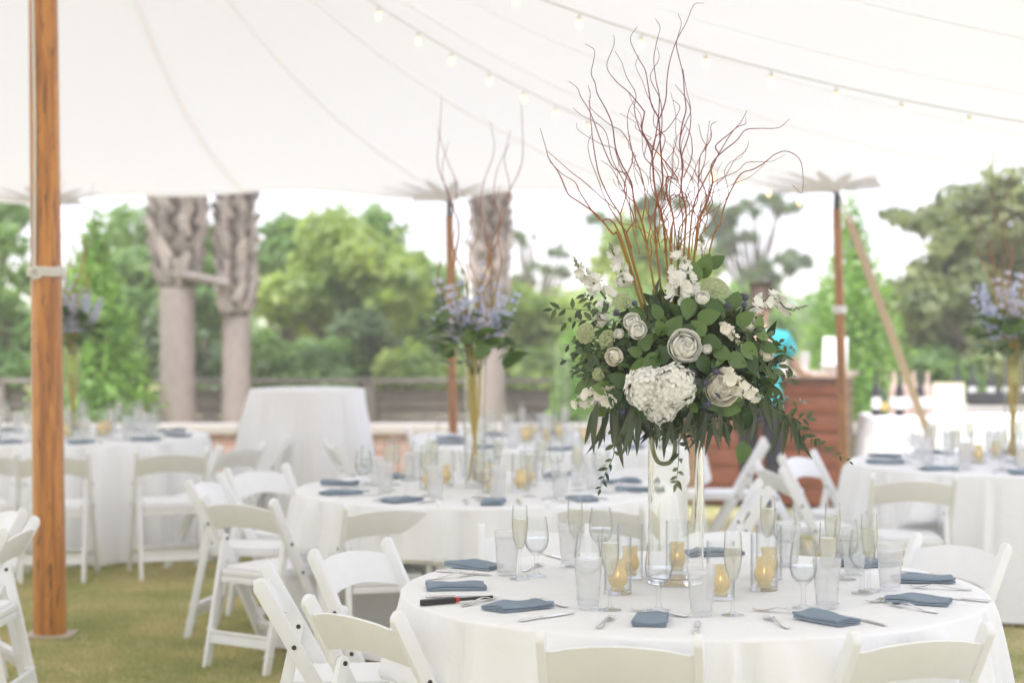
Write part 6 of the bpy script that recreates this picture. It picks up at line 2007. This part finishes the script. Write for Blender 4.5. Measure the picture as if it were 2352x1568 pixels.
# fingers
def hand(wrist, fwd, up, side, s):
    fwd, up = Vector(fwd).normalized(), Vector(up).normalized()
    lat = fwd.cross(up).normalized() * side
    for i, (off, L) in enumerate(((-0.024, 0.072), (-0.008, 0.080), (0.008, 0.074), (0.023, 0.060))):
        b = Vector(wrist) + fwd * 0.03 + lat * off
        skin_figure('finger', [b, b + fwd * L * 0.45 - up * 0.004, b + fwd * L * 0.78 - up * 0.014, b + fwd * L - up * 0.028], [(0, 1), (1, 2), (2, 3)], [0.0095, 0.0088, 0.008, 0.0068], 0, per, M_SKIN, 1)
    b = Vector(wrist) + fwd * 0.0 - lat * 0.026
    skin_figure('thumb', [b, b - lat * 0.02 + fwd * 0.025, b - lat * 0.024 + fwd * 0.055], [(0, 1), (1, 2)], [0.012, 0.010, 0.008], 0, per, M_SKIN, 1)
hand((0.31, 0.33, 1.115), (0.1, 1, 0), (0, 0, 1), 1, 1)
hand((-0.215, 0.06, 0.81), (0, 0.3, -1), (-1, 0, 0), -1, 1)
# face and hair
fz = 1.635
skin_figure('nose', [(0, 0.118, fz + 0.02), (0, 0.135, fz - 0.012)], [(0, 1)], [0.008, 0.013], 0, per, M_SKIN, 1)
for s in (-1, 1):
    skin_figure('ear', [(0.078 * s, 0.03, fz - 0.02), (0.084 * s, 0.022, fz + 0.02)], [(0, 1)], [(0.006, 0.012), (0.007, 0.016)], 0, per, M_SKIN, 1)
    mk('eye', lathe('eye', [(0, -0.010), (0.008, -0.006), (0.010, 0), (0.008, 0.006), (0, 0.010)], 10), mat('eye', (0.8, 0.78, 0.75), 0.2) if s < 0 else MATS['eye'], per, (0.031 * s, 0.112, fz + 0.022))
mk('mouth', box_mesh('mouth', (0, 0.116, fz - 0.048), (0.046, 0.012, 0.012), 0.004), mat('lip', (0.42, 0.16, 0.14), 0.5), per)
skin_figure('hair', [(0, -0.02, 1.62), (0, -0.005, 1.70), (0, 0.03, 1.755), (0, 0.085, 1.735)], [(0, 1), (1, 2), (2, 3)], [(0.072, 0.06), (0.088, 0.085), (0.078, 0.06), (0.05, 0.025)], 1, per, M_HAIR)

# ================================================================== AIR: haze added to lift the dark tones
hz = box_mesh('haze', (0, 100, 3.2), (860, 1040, 9.0))
M_HAZE = bpy.data.materials.new('added_pale_haze'); M_HAZE.use_nodes = True
hn, hl = M_HAZE.node_tree.nodes, M_HAZE.node_tree.links
hn.remove(hn['Principled BSDF'])
pv = hn.new('ShaderNodeVolumePrincipled')
pv.inputs['Color'].default_value = (0.97, 0.98, 1.0, 1)
pv.inputs['Density'].default_value = 0.0042
pv.inputs['Anisotropy'].default_value = 0.0
hl.new(pv.outputs[0], hn['Material Output'].inputs['Volume'])
tag(mk('haze', hz, M_HAZE), 'thin pale haze added over the whole garden to lift its dark tones', kind='stuff')
